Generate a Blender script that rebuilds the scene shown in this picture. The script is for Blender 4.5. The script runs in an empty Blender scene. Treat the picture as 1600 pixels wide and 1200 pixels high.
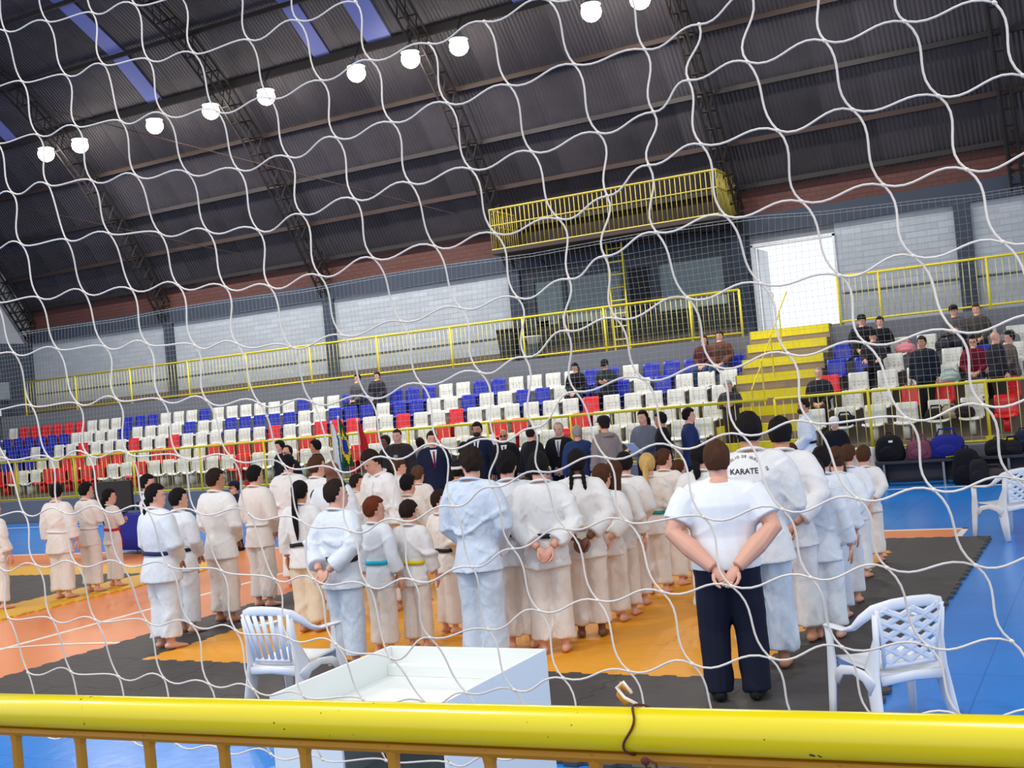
# Sports hall during a karate opening ceremony, seen through a goal net.
import bpy, math, random
import numpy as np
from mathutils import Vector, Matrix, Euler
from mathutils.bvhtree import BVHTree

R = math.radians
random.seed(7)
C = bpy.context.scene.collection
scene = bpy.context.scene

# ------------------------------------------------------------------ camera
YAW, PITCH, ROLL, EYE = R(27.7), R(0.98), R(5.2), 2.16
r0 = Vector((math.cos(YAW), math.sin(YAW), 0)); f0 = Vector((-math.sin(YAW), math.cos(YAW), 0)); zz = Vector((0, 0, 1))
fw = math.cos(PITCH) * f0 + math.sin(PITCH) * zz
u0 = math.cos(PITCH) * zz - math.sin(PITCH) * f0
rt = math.cos(ROLL) * r0 - math.sin(ROLL) * u0
up = math.sin(ROLL) * r0 + math.cos(ROLL) * u0
cd = bpy.data.cameras.new('camera'); cam = bpy.data.objects.new('camera', cd); C.objects.link(cam)
cd.sensor_width = 36.0; cd.lens = 1800.0 / 1600.0 * 36.0; cd.clip_start = 0.05; cd.clip_end = 300
M3 = Matrix((rt, up, -fw)).transposed()
cam.matrix_world = Matrix.Translation((0, 0, EYE)) @ M3.to_4x4()
scene.camera = cam

# ------------------------------------------------------------------ world, exposure
w = bpy.data.worlds.new('world'); scene.world = w; w.use_nodes = True
bg = w.node_tree.nodes['Background']; bg.inputs[0].default_value = (0.89, 0.935, 1.0, 1); bg.inputs[1].default_value = 1.3
vs = scene.view_settings
vs.view_transform = 'Standard'; vs.look = 'None'; vs.gamma = 1.0; vs.use_curve_mapping = False; vs.exposure = -0.08
LAMP_POWER = 230.0

# ------------------------------------------------------------------ materials
def lin(c):
    return tuple(((v / 255 + 0.055) / 1.055) ** 2.4 if v > 10 else v / 255 / 12.92 for v in c) + (1,)
MATS = {}
def mat(name, rgb, rough=0.6, spec=0.4, metal=0.0, bump=None, var=0.0, vscale=3.0, emit=0.0, trans=0.0, stretch=(1, 1, 1), coat=0.0):
    """procedural surface: colour with optional noise variation and noise bump (scale, strength, distance)"""
    if name in MATS: return MATS[name]
    m = bpy.data.materials.new(name); m.use_nodes = True; nt = m.node_tree; b = nt.nodes['Principled BSDF']
    col = lin(rgb); b.inputs['Base Color'].default_value = col
    b.inputs['Roughness'].default_value = rough; b.inputs['Specular IOR Level'].default_value = spec; b.inputs['Metallic'].default_value = metal
    b.inputs['Coat Weight'].default_value = coat
    if trans: b.inputs['Transmission Weight'].default_value = trans
    if emit: b.inputs['Emission Color'].default_value = col; b.inputs['Emission Strength'].default_value = emit
    if bump or var:
        tc = nt.nodes.new('ShaderNodeTexCoord'); mp = nt.nodes.new('ShaderNodeMapping'); mp.inputs['Scale'].default_value = stretch
        nt.links.new(tc.outputs['Object'], mp.inputs['Vector'])
    if var:
        n = nt.nodes.new('ShaderNodeTexNoise'); n.inputs['Scale'].default_value = vscale; n.inputs['Detail'].default_value = 5
        nt.links.new(mp.outputs[0], n.inputs['Vector'])
        mx = nt.nodes.new('ShaderNodeMix'); mx.data_type = 'RGBA'
        mx.inputs['A'].default_value = tuple(v * (1 - var) for v in col[:3]) + (1,); mx.inputs['B'].default_value = tuple(min(1, v * (1 + var)) for v in col[:3]) + (1,)
        nt.links.new(n.outputs[0], mx.inputs['Factor']); nt.links.new(mx.outputs['Result'], b.inputs['Base Color'])
    if bump:
        n2 = nt.nodes.new('ShaderNodeTexNoise'); n2.inputs['Scale'].default_value = bump[0]; n2.inputs['Detail'].default_value = 4
        nt.links.new(mp.outputs[0], n2.inputs['Vector'])
        bp = nt.nodes.new('ShaderNodeBump'); bp.inputs['Strength'].default_value = bump[1]; bp.inputs['Distance'].default_value = bump[2]
        nt.links.new(n2.outputs[0], bp.inputs['Height']); nt.links.new(bp.outputs[0], b.inputs['Normal'])
    MATS[name] = m
    return m
def nodes_of(name, rgb=(128, 128, 128), rough=0.6):
    m = bpy.data.materials.new(name); m.use_nodes = True; nt = m.node_tree; b = nt.nodes['Principled BSDF']
    b.inputs['Base Color'].default_value = lin(rgb); b.inputs['Roughness'].default_value = rough; MATS[name] = m
    return m, nt, b

# ------------------------------------------------------------------ mesh helpers
class M:
    """collects shapes for ONE mesh object"""
    def __init__(s): s.v = []; s.f = []; s.m = []; s.n = 0
    def add(s, verts, faces, mi=0):
        verts = np.asarray(verts, float); o = s.n
        s.v.append(verts); s.n += len(verts)
        s.f.extend([tuple(i + o for i in f) for f in faces]); s.m.extend([mi] * len(faces))
    def box(s, x0, x1, y0, y1, z0, z1, mi=0):
        v = [(x0, y0, z0), (x1, y0, z0), (x1, y1, z0), (x0, y1, z0), (x0, y0, z1), (x1, y0, z1), (x1, y1, z1), (x0, y1, z1)]
        s.add(v, [(0, 3, 2, 1), (4, 5, 6, 7), (0, 1, 5, 4), (1, 2, 6, 5), (2, 3, 7, 6), (3, 0, 4, 7)], mi)
    def prism(s, poly, z0, z1, mi=0):
        n = len(poly); v = [(x, y, z0) for x, y in poly] + [(x, y, z1) for x, y in poly]
        s.add(v, [tuple(range(n))[::-1], tuple(range(n, 2 * n))] + [(i, (i + 1) % n, n + (i + 1) % n, n + i) for i in range(n)], mi)
    def rings(s, rings, mi=0, caps=True):
        k = len(rings[0]); v = np.concatenate([np.asarray(r, float) for r in rings]); f = []
        for i in range(len(rings) - 1):
            for j in range(k):
                a = i * k + j; b = i * k + (j + 1) % k
                f.append((a, b, b + k, a + k))
        if caps:
            f.append(tuple(range(k))[::-1]); f.append(tuple(range((len(rings) - 1) * k, len(rings) * k)))
        s.add(v, f, mi)
    def tube(s, pts, rad, seg=10, ref=(0, 1, 0), mi=0, caps=True, roundcap=False):
        """tube through pts; rad: number or list of numbers / (a, b) half-axes; b lies along ref"""
        P = [np.asarray(p, float) for p in pts]; n = len(P)
        if not isinstance(rad, (list, tuple)) or (len(rad) == 2 and n != 2): rad = [rad] * n
        ref = np.asarray(ref, float); rings = []; th = np.linspace(0, 2 * np.pi, seg, endpoint=False)
        rad = [(q, q) if not isinstance(q, (tuple, list)) else q for q in rad]
        T = []
        for i in range(n):
            t = P[min(i + 1, n - 1)] - P[max(i - 1, 0)]; T.append(t / (np.linalg.norm(t) + 1e-9))
        if roundcap:
            a, b = rad[0]; c, d = rad[-1]
            P = [P[0] - T[0] * a * .7] + P + [P[-1] + T[-1] * c * .7]; T = [T[0]] + T + [T[-1]]
            rad = [(a * .55, b * .55)] + list(rad) + [(c * .55, d * .55)]
        for p, t, (a, b) in zip(P, T, rad):
            r_ = ref - t * (ref @ t)
            if np.linalg.norm(r_) < 1e-3: r_ = np.array([1., 0, 0]) - t * t[0]
            bv = r_ / np.linalg.norm(r_); av = np.cross(t, bv)
            rings.append(p + np.outer(np.cos(th), av) * a + np.outer(np.sin(th), bv) * b)
        s.rings(rings, mi, caps)
    def ell(s, c, r, nu=14, nv=9, mi=0, rot=None):
        v = [(0, 0, -1)]; f = []
        for i in range(1, nv):
            ph = math.pi * i / nv
            for j in range(nu):
                th = 2 * math.pi * j / nu
                v.append((math.sin(ph) * math.cos(th), math.sin(ph) * math.sin(th), -math.cos(ph)))
        v.append((0, 0, 1)); L = len(v) - 1
        for j in range(nu):
            f.append((0, 1 + (j + 1) % nu, 1 + j)); f.append((L, L - nu + j, L - nu + (j + 1) % nu))
        for i in range(nv - 2):
            for j in range(nu):
                a = 1 + i * nu + j; b = 1 + i * nu + (j + 1) % nu
                f.append((a, b, b + nu, a + nu))
        v = np.array(v) * np.asarray(r, float)
        if rot is not None: v = v @ np.asarray(rot).T
        s.add(v + np.asarray(c, float), f, mi)
    def arr(s): return np.concatenate(s.v)
    def mesh(s, name, mats, smooth=False):
        me = bpy.data.meshes.new(name)
        me.from_pydata(s.arr().tolist(), [], s.f)
        for x in (mats if isinstance(mats, (list, tuple)) else [mats]): me.materials.append(x)
        if any(s.m): me.polygons.foreach_set('material_index', s.m)
        if smooth: me.polygons.foreach_set('use_smooth', [True] * len(s.f))
        me.update()
        return me
    def build(s, name, mats, parent=None, loc=(0, 0, 0), rz=0, smooth=False):
        return link(name, s.mesh(name, mats, smooth), parent, loc, rz)
def link(name, me, parent=None, loc=(0, 0, 0), rz=0):
    o = bpy.data.objects.new(name, me); C.objects.link(o); o.location = loc
    if rz: o.rotation_euler = (0, 0, rz)
    if parent: o.parent = parent
    return o
def tag(o, label=None, cat=None, group=None, kind=None):
    if label: o['label'] = label
    if cat: o['category'] = cat
    if group: o['group'] = group
    if kind: o['kind'] = kind
    return o
def empty(name, loc=(0, 0, 0), rz=0, parent=None):
    o = bpy.data.objects.new(name, None); C.objects.link(o); o.location = loc; o.rotation_euler = (0, 0, rz)
    if parent: o.parent = parent
    return o
def bevel(o, wd, seg=2):
    b = o.modifiers.new('bevel', 'BEVEL'); b.width = wd; b.segments = seg; b.limit_method = 'ANGLE'; return o
def box(name, m, x0, x1, y0, y1, z0, z1, parent=None, kind=None, bv=0):
    cx, cy = (x0 + x1) / 2, (y0 + y1) / 2
    q = M(); q.box(x0 - cx, x1 - cx, y0 - cy, y1 - cy, 0, z1 - z0)
    o = q.build(name, m, parent, (cx, cy, z0))
    if bv: bevel(o, bv)
    if kind: o['kind'] = kind
    return o
def nth(i):
    return {1: 'first', 2: 'second', 3: 'third', 4: 'fourth', 5: 'fifth', 6: 'sixth', 7: 'seventh', 8: 'eighth', 9: 'ninth', 10: 'tenth'}.get(i, '%d%s' % (i, 'th' if 10 < i % 100 < 14 else {1: 'st', 2: 'nd', 3: 'rd'}.get(i % 10, 'th')))

yellow = mat('yellow_enamel', (222, 204, 18), 0.28, 0.55, bump=(25, .12, .004))
yellow_far = mat('yellow_paint', (214, 196, 40), 0.4, 0.4)
concrete = mat('concrete', (128, 118, 108), 0.85, .2, var=.18, vscale=2.2, bump=(14, .4, .01))
conc_gray = mat('painted_grey_concrete', (112, 114, 122), 0.8, .25, var=.1, vscale=1.5, bump=(20, .3, .006))
navy = mat('navy_wall_paint', (52, 60, 74), 0.7, .3, var=.12, vscale=1.2)
white_pl = mat('white_plastic', (232, 236, 240), 0.3, .5)

# ------------------------------------------------------------------ floor, court
def blue_floor():
    m, nt, b = nodes_of('blue_court', (40, 132, 222), .24)
    b.inputs['Specular IOR Level'].default_value = .5
    tc = nt.nodes.new('ShaderNodeTexCoord'); br = nt.nodes.new('ShaderNodeTexBrick'); br.offset = 0.0
    br.inputs['Scale'].default_value = 1.0; br.inputs['Brick Width'].default_value = 1.0; br.inputs['Row Height'].default_value = 1.0
    br.inputs['Mortar Size'].default_value = .005; br.inputs['Color1'].default_value = lin((34, 128, 220)); br.inputs['Color2'].default_value = lin((42, 136, 226)); br.inputs['Mortar'].default_value = lin((24, 104, 196))
    nt.links.new(tc.outputs['Object'], br.inputs['Vector']); nt.links.new(br.outputs['Color'], b.inputs['Base Color'])
    n = nt.nodes.new('ShaderNodeTexNoise'); n.inputs['Scale'].default_value = 9; n.inputs['Detail'].default_value = 6
    nt.links.new(tc.outputs['Object'], n.inputs['Vector'])
    bp = nt.nodes.new('ShaderNodeBump'); bp.inputs['Strength'].default_value = .25; bp.inputs['Distance'].default_value = .01
    nt.links.new(n.outputs[0], bp.inputs['Height']); nt.links.new(bp.outputs[0], b.inputs['Normal'])
    return m
X_L, X_R = -37.0, 5.0
floor = box('floor', blue_floor(), X_L, X_R, -6, 23.0, -.2, 0, kind='structure')
floor_z = .2
court_mat = mat('orange_court', (238, 142, 84), .3, .5, var=.08, vscale=.8, bump=(8, .2, .008))
line_mat = mat('white_line_paint', (240, 232, 222), .4, .4)
def on_floor(name, m, x0, x1, y0, y1, z0, z1):
    o = box(name, m, x0, x1, y0, y1, z0, z1); o.parent = floor; o.matrix_parent_inverse = Matrix.Translation((-floor.location[0], -floor.location[1], -floor.location[2])); return o
on_floor('court_area', court_mat, -27.5, -1.95, 6.55, 16.0, 0.0, .004)
on_floor('court_line', line_mat, -27.5, -1.9, 15.97, 16.05, 0.003, .006)
on_floor('court_line', line_mat, -1.98, -1.9, 6.5, 16.05, 0.003, .006)
on_floor('court_line', line_mat, -30, 2.5, 21.5, 21.56, 0.0, .005)
on_floor('court_line', line_mat, -11.02, -10.94, 6.5, 16.0, 0.0035, .0065)
q = M()
arc = [(-9.5 - 3.2 * math.sin(R(a)), 5.6 + 3.2 * math.cos(R(a))) for a in range(-10, 90, 5)]
arc2 = [(-9.5 - 3.27 * math.sin(R(a)), 5.6 + 3.27 * math.cos(R(a))) for a in range(-10, 90, 5)]
n_ = len(arc); q.add([(x, y, .0068) for x, y in arc + arc2], [(i, i + 1, n_ + i + 1, n_ + i) for i in range(n_ - 1)])
o = q.build('court_line', line_mat); o.parent = floor; o.matrix_parent_inverse = Matrix.Translation((-floor.location[0], -floor.location[1], -floor.location[2]))

# ------------------------------------------------------------------ puzzle mats
def puzzle(label, X0, Y0, nx, ny, inner, outer, front=1):
    root = tag(empty('puzzle_mat', (X0, Y0, 0.0045)), label, 'mat')
    def edge(n):   # local toothed profile along an edge of length 1
        pts = []
        k = 9
        for i in range(k):
            a, b2 = i / k, (i + 1) / k; s = .02 if i % 2 else -.02
            pts += [(a + .012, s), (b2 - .012, s)]
        return [(0, 0)] + pts + [(1, 0)]
    E_ = edge(0); g = .0018
    for i in range(nx):
        for j in range(ny):
            poly = []
            poly += [(t, d) for t, d in E_]                               # bottom, left to right
            poly += [(1 + d, t) for t, d in E_][1:]                       # right, upwards
            poly += [(t, 1 + d) for t, d in E_[::-1]][1:]                 # top, right to left
            poly += [(d, t) for t, d in E_[::-1]][1:-1]                   # left, downwards
            # straight corners, small gap between neighbours
            poly = [(.5 + (x - .5) * (1 - 2 * g), .5 + (y - .5) * (1 - 2 * g)) for x, y in poly]
            rim = i in (0, nx - 1) or j < front or j == ny - 1
            q = M(); q.prism(poly, 0, .022 + (.0 if (i + j) % 2 else .0012))
            q.build('mat_tile', outer if rim else inner, root, (i, j, 0))
    return root
m_or = mat('orange_eva_foam', (236, 160, 36), .5, .35, var=.07, vscale=2.5, bump=(3.5, .35, .02), stretch=(1, 3, 1))
m_bk = mat('black_eva_foam', (72, 68, 67), .62, .3, var=.2, vscale=3, bump=(4, .5, .02), stretch=(1, 3, 1))
m_yl = mat('yellow_eva_foam', (226, 170, 40), .5, .35, var=.07, vscale=2.5, bump=(3.5, .3, .02))
puzzle('square of orange interlocking foam mats with a black border, under the lined-up students', -9.55, 6.12, 8, 9, m_or, m_bk, 2)
puzzle('black interlocking foam mat with a yellow border at the far left', -20.8, 6.3, 8, 8, m_bk, m_yl)

# ------------------------------------------------------------------ bleachers
S_L, S_R = -34.6, 3.0
ROWS = [(26.9, 2.86), (26.2, 2.5), (25.5, 2.16), (24.8, 1.80), (24.1, 1.48)]
FZ = [z - .74 for _, z in ROWS]
box('bleacher_base', conc_gray, S_L, S_R, 22.95, 23.6, 0, .62, kind='structure', bv=.01)
for k in range(5):
    y0 = ROWS[k][0] - .62; y1 = ROWS[k][0] + .08
    box('bleacher_step', concrete, S_L, S_R, y0, 29.2, FZ[k + 1] if k < 4 else .62, FZ[k], kind='structure')
UPZ = 3.28
box('upper_walkway', conc_gray, S_L, S_R, 27.35, 29.2, FZ[0] - .02, UPZ, kind='structure', bv=.01)
# stairs with yellow risers
SX0, SX1 = -7.78, -5.86
ST = [(23.45, .9), (24.05, 1.25), (24.65, 1.6), (25.25, 1.96), (25.85, 2.33), (26.45, 2.68), (26.95, 3.04), (27.3, 3.36)]
ym = mat('yellow_step_paint', (226, 210, 22), .5, .35, var=.08, vscale=3)
wood = mat('worn_concrete_tread', (150, 132, 108), .8, .2, var=.2, vscale=4)
for i, (y, z) in enumerate(ST):
    s_ = box('stair_step', wood, SX0, SX1, y, 27.6, max(0.62, z - .36), z, kind='structure')
    p = M(); p.box(-.96 * (SX1 - SX0) / 2, .985 * (SX1 - SX0) / 2, -.012, .0, -.19, 0.004); p.box(-.96 * (SX1 - SX0) / 2, .985 * (SX1 - SX0) / 2, -.012, .25, .0, .006)
    o = p.build('painted_riser', ym); o.parent = s_; o.location = (0, y - (y + 27.6) / 2, z - max(.62, z - .36))

# ------------------------------------------------------------------ walls
def brick_paint(name, rgb, mort, sc=1.0, bw=.4, rh=.11):
    m, nt, b = nodes_of(name, rgb, .8)
    tc = nt.nodes.new('ShaderNodeTexCoord'); mp = nt.nodes.new('ShaderNodeMapping'); mp.inputs['Rotation'].default_value = (R(90), 0, 0)
    br = nt.nodes.new('ShaderNodeTexBrick'); br.inputs['Scale'].default_value = sc; br.inputs['Brick Width'].default_value = bw; br.inputs['Row Height'].default_value = rh
    br.inputs['Mortar Size'].default_value = .012; br.inputs['Color1'].default_value = lin(rgb); br.inputs['Color2'].default_value = lin(tuple(int(v * .93) for v in rgb)); br.inputs['Mortar'].default_value = lin(mort)
    nt.links.new(tc.outputs['Object'], mp.inputs[0]); nt.links.new(mp.outputs[0], br.inputs['Vector']); nt.links.new(br.outputs['Color'], b.inputs['Base Color'])
    bp = nt.nodes.new('ShaderNodeBump'); bp.inputs['Strength'].default_value = .6; bp.inputs['Distance'].default_value = .02; bp.invert = True
    nt.links.new(br.outputs['Fac'], bp.inputs['Height']); nt.links.new(bp.outputs[0], b.inputs['Normal'])
    return m
white_brick = brick_paint('white_painted_brick', (164, 171, 180), (150, 157, 167), bw=.5, rh=.15)
red_brick = brick_paint('red_brick', (86, 47, 41), (60, 42, 39), bw=.3, rh=.12)
WY = 28.9
COLS = [-34.75, -27.88, -21.25, -14.76, -8.25, -1.75 - 1.15, 3.2]
wall = box('wall_back', navy, S_L, S_R, WY + .12, WY + .3, 6.0, 6.35, kind='structure')
box('trim_1', navy, S_L, S_R, WY - .12, WY + .3, 5.87, 6.36, kind='structure')
box('trim_2', red_brick, S_L, S_R, WY - .02, WY + .3, 6.36, 7.1, kind='structure')
for i, cx in enumerate(COLS):
    box('wall_column', navy, cx - .18, cx + .18, WY - .12, WY + .1, UPZ, 5.87, kind='structure')
spans = [(-34.57, -28.06), (-27.7, -21.43), (-21.07, -14.86)]
for a, b in spans: box('wall_panel', white_brick, a, b, WY, WY + .25, UPZ, 5.87, kind='structure')
box('wall_panel', white_brick, -5.86, -3.08, WY, WY + .25, UPZ, 5.87, kind='structure')
box('wall_panel', white_brick, -2.72, 3.0, WY, WY + .25, UPZ, 5.87, kind='structure')
box('wall_panel', navy, -8.43, -7.98, WY - .02, WY + .25, UPZ, 5.87, kind='structure')
box('wall_panel', conc_gray, -7.98, -5.86, WY, WY + .25, 5.62, 5.87, kind='structure')
# thin dark seam along the lower part of the wall
box('trim_3', mat('dark_seam', (70, 74, 70), .8), -34.57, -14.9, WY - .012, WY, 4.02, 4.07, kind='structure')
box('trim_4', MATS['dark_seam'], -5.8, 3, WY - .012, WY, 4.1, 4.15, kind='structure')
box('trim_5', mat('dark_skirting', (92, 82, 74), .8), S_L, -8.4, WY - .03, WY, UPZ, UPZ + .33, kind='structure')
# doorway to the outside
dr = tag(empty('door_1', (-6.92, WY, UPZ)), kind='structure')
fm = mat('white_metal_frame', (205, 208, 210), .4, .4)
q = M(); q.box(-1.06, -1.0, -.05, .25, .1, 2.34); q.build('frame', fm, dr)
q = M(); q.box(1.0, 1.06, -.05, .25, .1, 2.34); q.build('frame', fm, dr)
q = M(); q.box(-1.06, 1.06, -.05, .25, 2.28, 2.36); q.build('frame', fm, dr)
q = M(); q.box(-1.06, 1.06, -.05, .3, 0, .12); q.build('threshold', concrete, dr)
q = M(); q.box(-.98, -.93, .25, 1.15, .12, 2.26); bevel(q.build('door_leaf', fm, dr), .01)
q = M(); q.tube([(-.9, .9, 1.0), (-.84, .9, 1.0), (-.84, .9, 1.14), (-.9, .9, 1.14)], .012, 6); q.build('handle', mat('steel', (150, 150, 155), .3, .5, 1.0), dr)
# left end wall
box('wall_left', navy, -34.9, -34.6, 20, 29.2, 0, 5.9, kind='structure')
box('wall_left_gable', mat('pale_gable_sheet', (150, 156, 166), .7), -34.9, -34.7, 18, 29.2, 5.9, 16.5, kind='structure')
eb = tag(empty('electrical_box', (-34.6, 27.4, 3.9)), 'grey electrical box on the dark left end wall', 'electrical box')
q = M(); q.box(0, .16, -.28, .28, 0, .62); bevel(q.build('box_body', mat('grey_metal', (120, 130, 140), .5), eb), .01)
q = M(); q.box(.16, .18, -.26, .26, .02, .6); q.build('box_door', MATS['grey_metal'], eb)
sg = tag(box('wall_notice', white_pl, -34.58, -34.55, 26.9, 27.35, 3.35, 3.6), 'small white notice under the electrical box on the left end wall', 'notice')

# booth with windows under the balcony
glass, nt, b = nodes_of('booth_glass', (150, 168, 175), .08); b.inputs['Base Color'].default_value = lin((112, 130, 136)); b.inputs['Specular IOR Level'].default_value = .6; b.inputs['Alpha'].default_value = .55
booth = tag(empty('booth_wall', (0, WY, UPZ)), kind='structure')
dk = mat('dark_booth_paint', (44, 52, 62), .6, var=.1)
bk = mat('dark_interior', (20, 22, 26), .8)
def bx(name, m, x0, x1, y0, y1, z0, z1, par=booth, bv=0):
    q = M(); q.box(x0, x1, y0, y1, z0, z1); o = q.build(name, m, par)
    if bv: bevel(o, bv)
    return o
bx('booth_back', mat('booth_plaster', (120, 132, 136), .8), -14.6, -8.4, 1.6, 1.7, 0, 2.6)
bx('booth_floor', conc_gray, -14.6, -8.4, .1, 1.7, -.1, 0.0)
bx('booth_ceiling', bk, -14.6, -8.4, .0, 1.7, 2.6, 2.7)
bx('booth_side', dk, -14.7, -14.6, 0, 1.7, 0, 2.6); bx('booth_side', dk, -8.42, -8.35, 0, 1.7, 0, 2.6)
bx('booth_wall_lower', mat('dark_green_grey', (46, 48, 44), .8, var=.3, vscale=2), -14.6, -8.4, 0, .12, 0, .95)
bx('counter', mat('pale_counter', (150, 160, 158), .6), -13.2, -11.5, -.06, .2, .93, 1.16, bv=.01)
bx('counter', MATS['pale_counter'], -10.55, -8.7, -.06, .2, .95, 1.18, bv=.01)
bx('window_header', dk, -14.6, -8.4, 0, .12, 2.2, 2.6)
for x0, x1 in ((-14.6, -14.2), (-13.35, -13.22), (-11.6, -11.35), (-10.75, -10.5), (-8.75, -8.4)): bx('window_post', dk, x0, x1, -.01, .12, .93, 2.25)
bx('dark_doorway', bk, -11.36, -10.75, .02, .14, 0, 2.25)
for x0, x1 in ((-14.2, -13.35), (-13.22, -11.6), (-10.5, -8.75)): bx('window_pane', glass, x0, x1, .04, .05, 1.1, 2.2)
bx('shutter', mat('shutter_grey', (96, 112, 118), .6), -10.5, -8.75, .1, .115, 1.18, 2.15)
bx('pale_panel', mat('bright_panel', (200, 208, 210), .6), -13.95, -13.7, .3, .33, 1.0, 1.9)  # plain pale panel behind the glass

# ------------------------------------------------------------------ roof
PROF = [(29.3, 6.35), (28.75, 7.2), (28.1, 8.2), (27.3, 9.35), (26.35, 10.6), (25.2, 11.85), (23.8, 13.0), (22.0, 14.0), (19.6, 14.9), (16.4, 15.6), (12.5, 15.9), (8.5, 15.6), (4, 14.6)]
m_roof, nt, b = nodes_of('dark_corrugated_sheet', (50, 47, 52), .55)
b.inputs['Metallic'].default_value = .2
tc = nt.nodes.new('ShaderNodeTexCoord'); wv = nt.nodes.new('ShaderNodeTexWave'); wv.bands_direction = 'X'; wv.inputs['Scale'].default_value = 2.9
nt.links.new(tc.outputs['Object'], wv.inputs['Vector'])
bp = nt.nodes.new('ShaderNodeBump'); bp.inputs['Strength'].default_value = .9; bp.inputs['Distance'].default_value = .03
nt.links.new(wv.outputs[1], bp.inputs['Height']); nt.links.new(bp.outputs[0], b.inputs['Normal'])
nz = nt.nodes.new('ShaderNodeTexNoise'); nz.inputs['Scale'].default_value = 1.0; nz.inputs['Detail'].default_value = 3
oi = nt.nodes.new('ShaderNodeObjectInfo'); ad = nt.nodes.new('ShaderNodeMath'); ad.operation = 'MULTIPLY_ADD'; ad.inputs[1].default_value = .35; 
nt.links.new(tc.outputs['Object'], nz.inputs['Vector']); nt.links.new(oi.outputs['Random'], ad.inputs[0]); nt.links.new(nz.outputs[0], ad.inputs[2])
cr = nt.nodes.new('ShaderNodeValToRGB'); cr.color_ramp.elements[0].position = .3; cr.color_ramp.elements[0].color = lin((40, 37, 42)); cr.color_ramp.elements[1].position = .95; cr.color_ramp.elements[1].color = lin((64, 60, 66))
nt.links.new(ad.outputs[0], cr.inputs[0]); nt.links.new(cr.outputs[0], b.inputs['Base Color'])
sky_m = mat('translucent_skylight_sheet', (84, 92, 146), .5, .3, emit=.25)
ceiling = tag(empty('ceiling', (0, 0, 0)), kind='structure')
def roof_patch(x0, x1, k, m):
    (ya, za), (yb, zb) = PROF[k], PROF[k + 1]; cx = (x0 + x1) / 2; t = .02
    L = math.hypot(yb - ya, zb - za); ny, nz_ = (zb - za) / L, -(yb - ya) / L      # outward-ish
    q = M(); rings = []
    jog = (int(round(x0 / SHEET)) % 2) * .012
    v = []
    for x in (x0 - cx, x1 - cx):
        for (y, z) in ((ya, za), (yb, zb)):
            for s in (0, 1): v.append((x, y + ny * (s * t + jog), z + nz_ * (s * t + jog)))
    q.add(v, [(0, 2, 6, 4), (1, 5, 7, 3), (0, 1, 3, 2), (4, 6, 7, 5), (0, 4, 5, 1), (2, 3, 7, 6)])
    return q.build('roof_panel', m, ceiling, (cx, 0, 0))
SHEET = 1.16
SKY = [(-24.05, .55), (-18.0, .5), (-16.15, .75), (-12.0, .4), (-30.2, .5)]
nx = int((X_R - X_L) / SHEET) + 1   # sheets overlap a little at the side laps
for i in range(nx):
    x0 = X_L + i * SHEET
    for k in range(0, len(PROF) - 1):
        if k > 6 and i % 2: continue
        x1 = x0 + (SHEET if k <= 6 else 2 * SHEET) + .012
        roof_patch(x0, x1, k, m_roof)
for sx, wd in SKY:
    for k in (5, 6, 7, 8, 9):
        (ya, za), (yb, zb) = PROF[k], PROF[k + 1]; L = math.hypot(yb - ya, zb - za); ny, nz_ = -(zb - za) / L * .03, (yb - ya) / L * .03
        q = M(); q.add([(sx_ * wd / 2, y + ny * s_, z + nz_ * s_) for sx_ in (-1, 1) for y, z in ((ya, za), (yb, zb)) for s_ in (.3, 1)], [(0, 2, 6, 4), (1, 5, 7, 3), (0, 1, 3, 2), (4, 6, 7, 5), (0, 4, 5, 1), (2, 3, 7, 6)])
        q.build('skylight_sheet', sky_m, ceiling, (sx, 0, 0))
pur = mat('dark_steel', (36, 32, 33), .6, .3, .1)
rust = mat('rusty_dark_steel', (50, 38, 36), .7, .3, .1)
for k in range(0, len(PROF) - 1):
    y, z = PROF[k]
    if k == 0: continue
    q = M(); q.box((X_L - X_R) / 2, (X_R - X_L) / 2, -.035, .035, -.12, 0); o = q.build('purlin', rust if k in (2, 4) else pur, ceiling, ((X_L + X_R) / 2, y - .06, z - .05))
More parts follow.
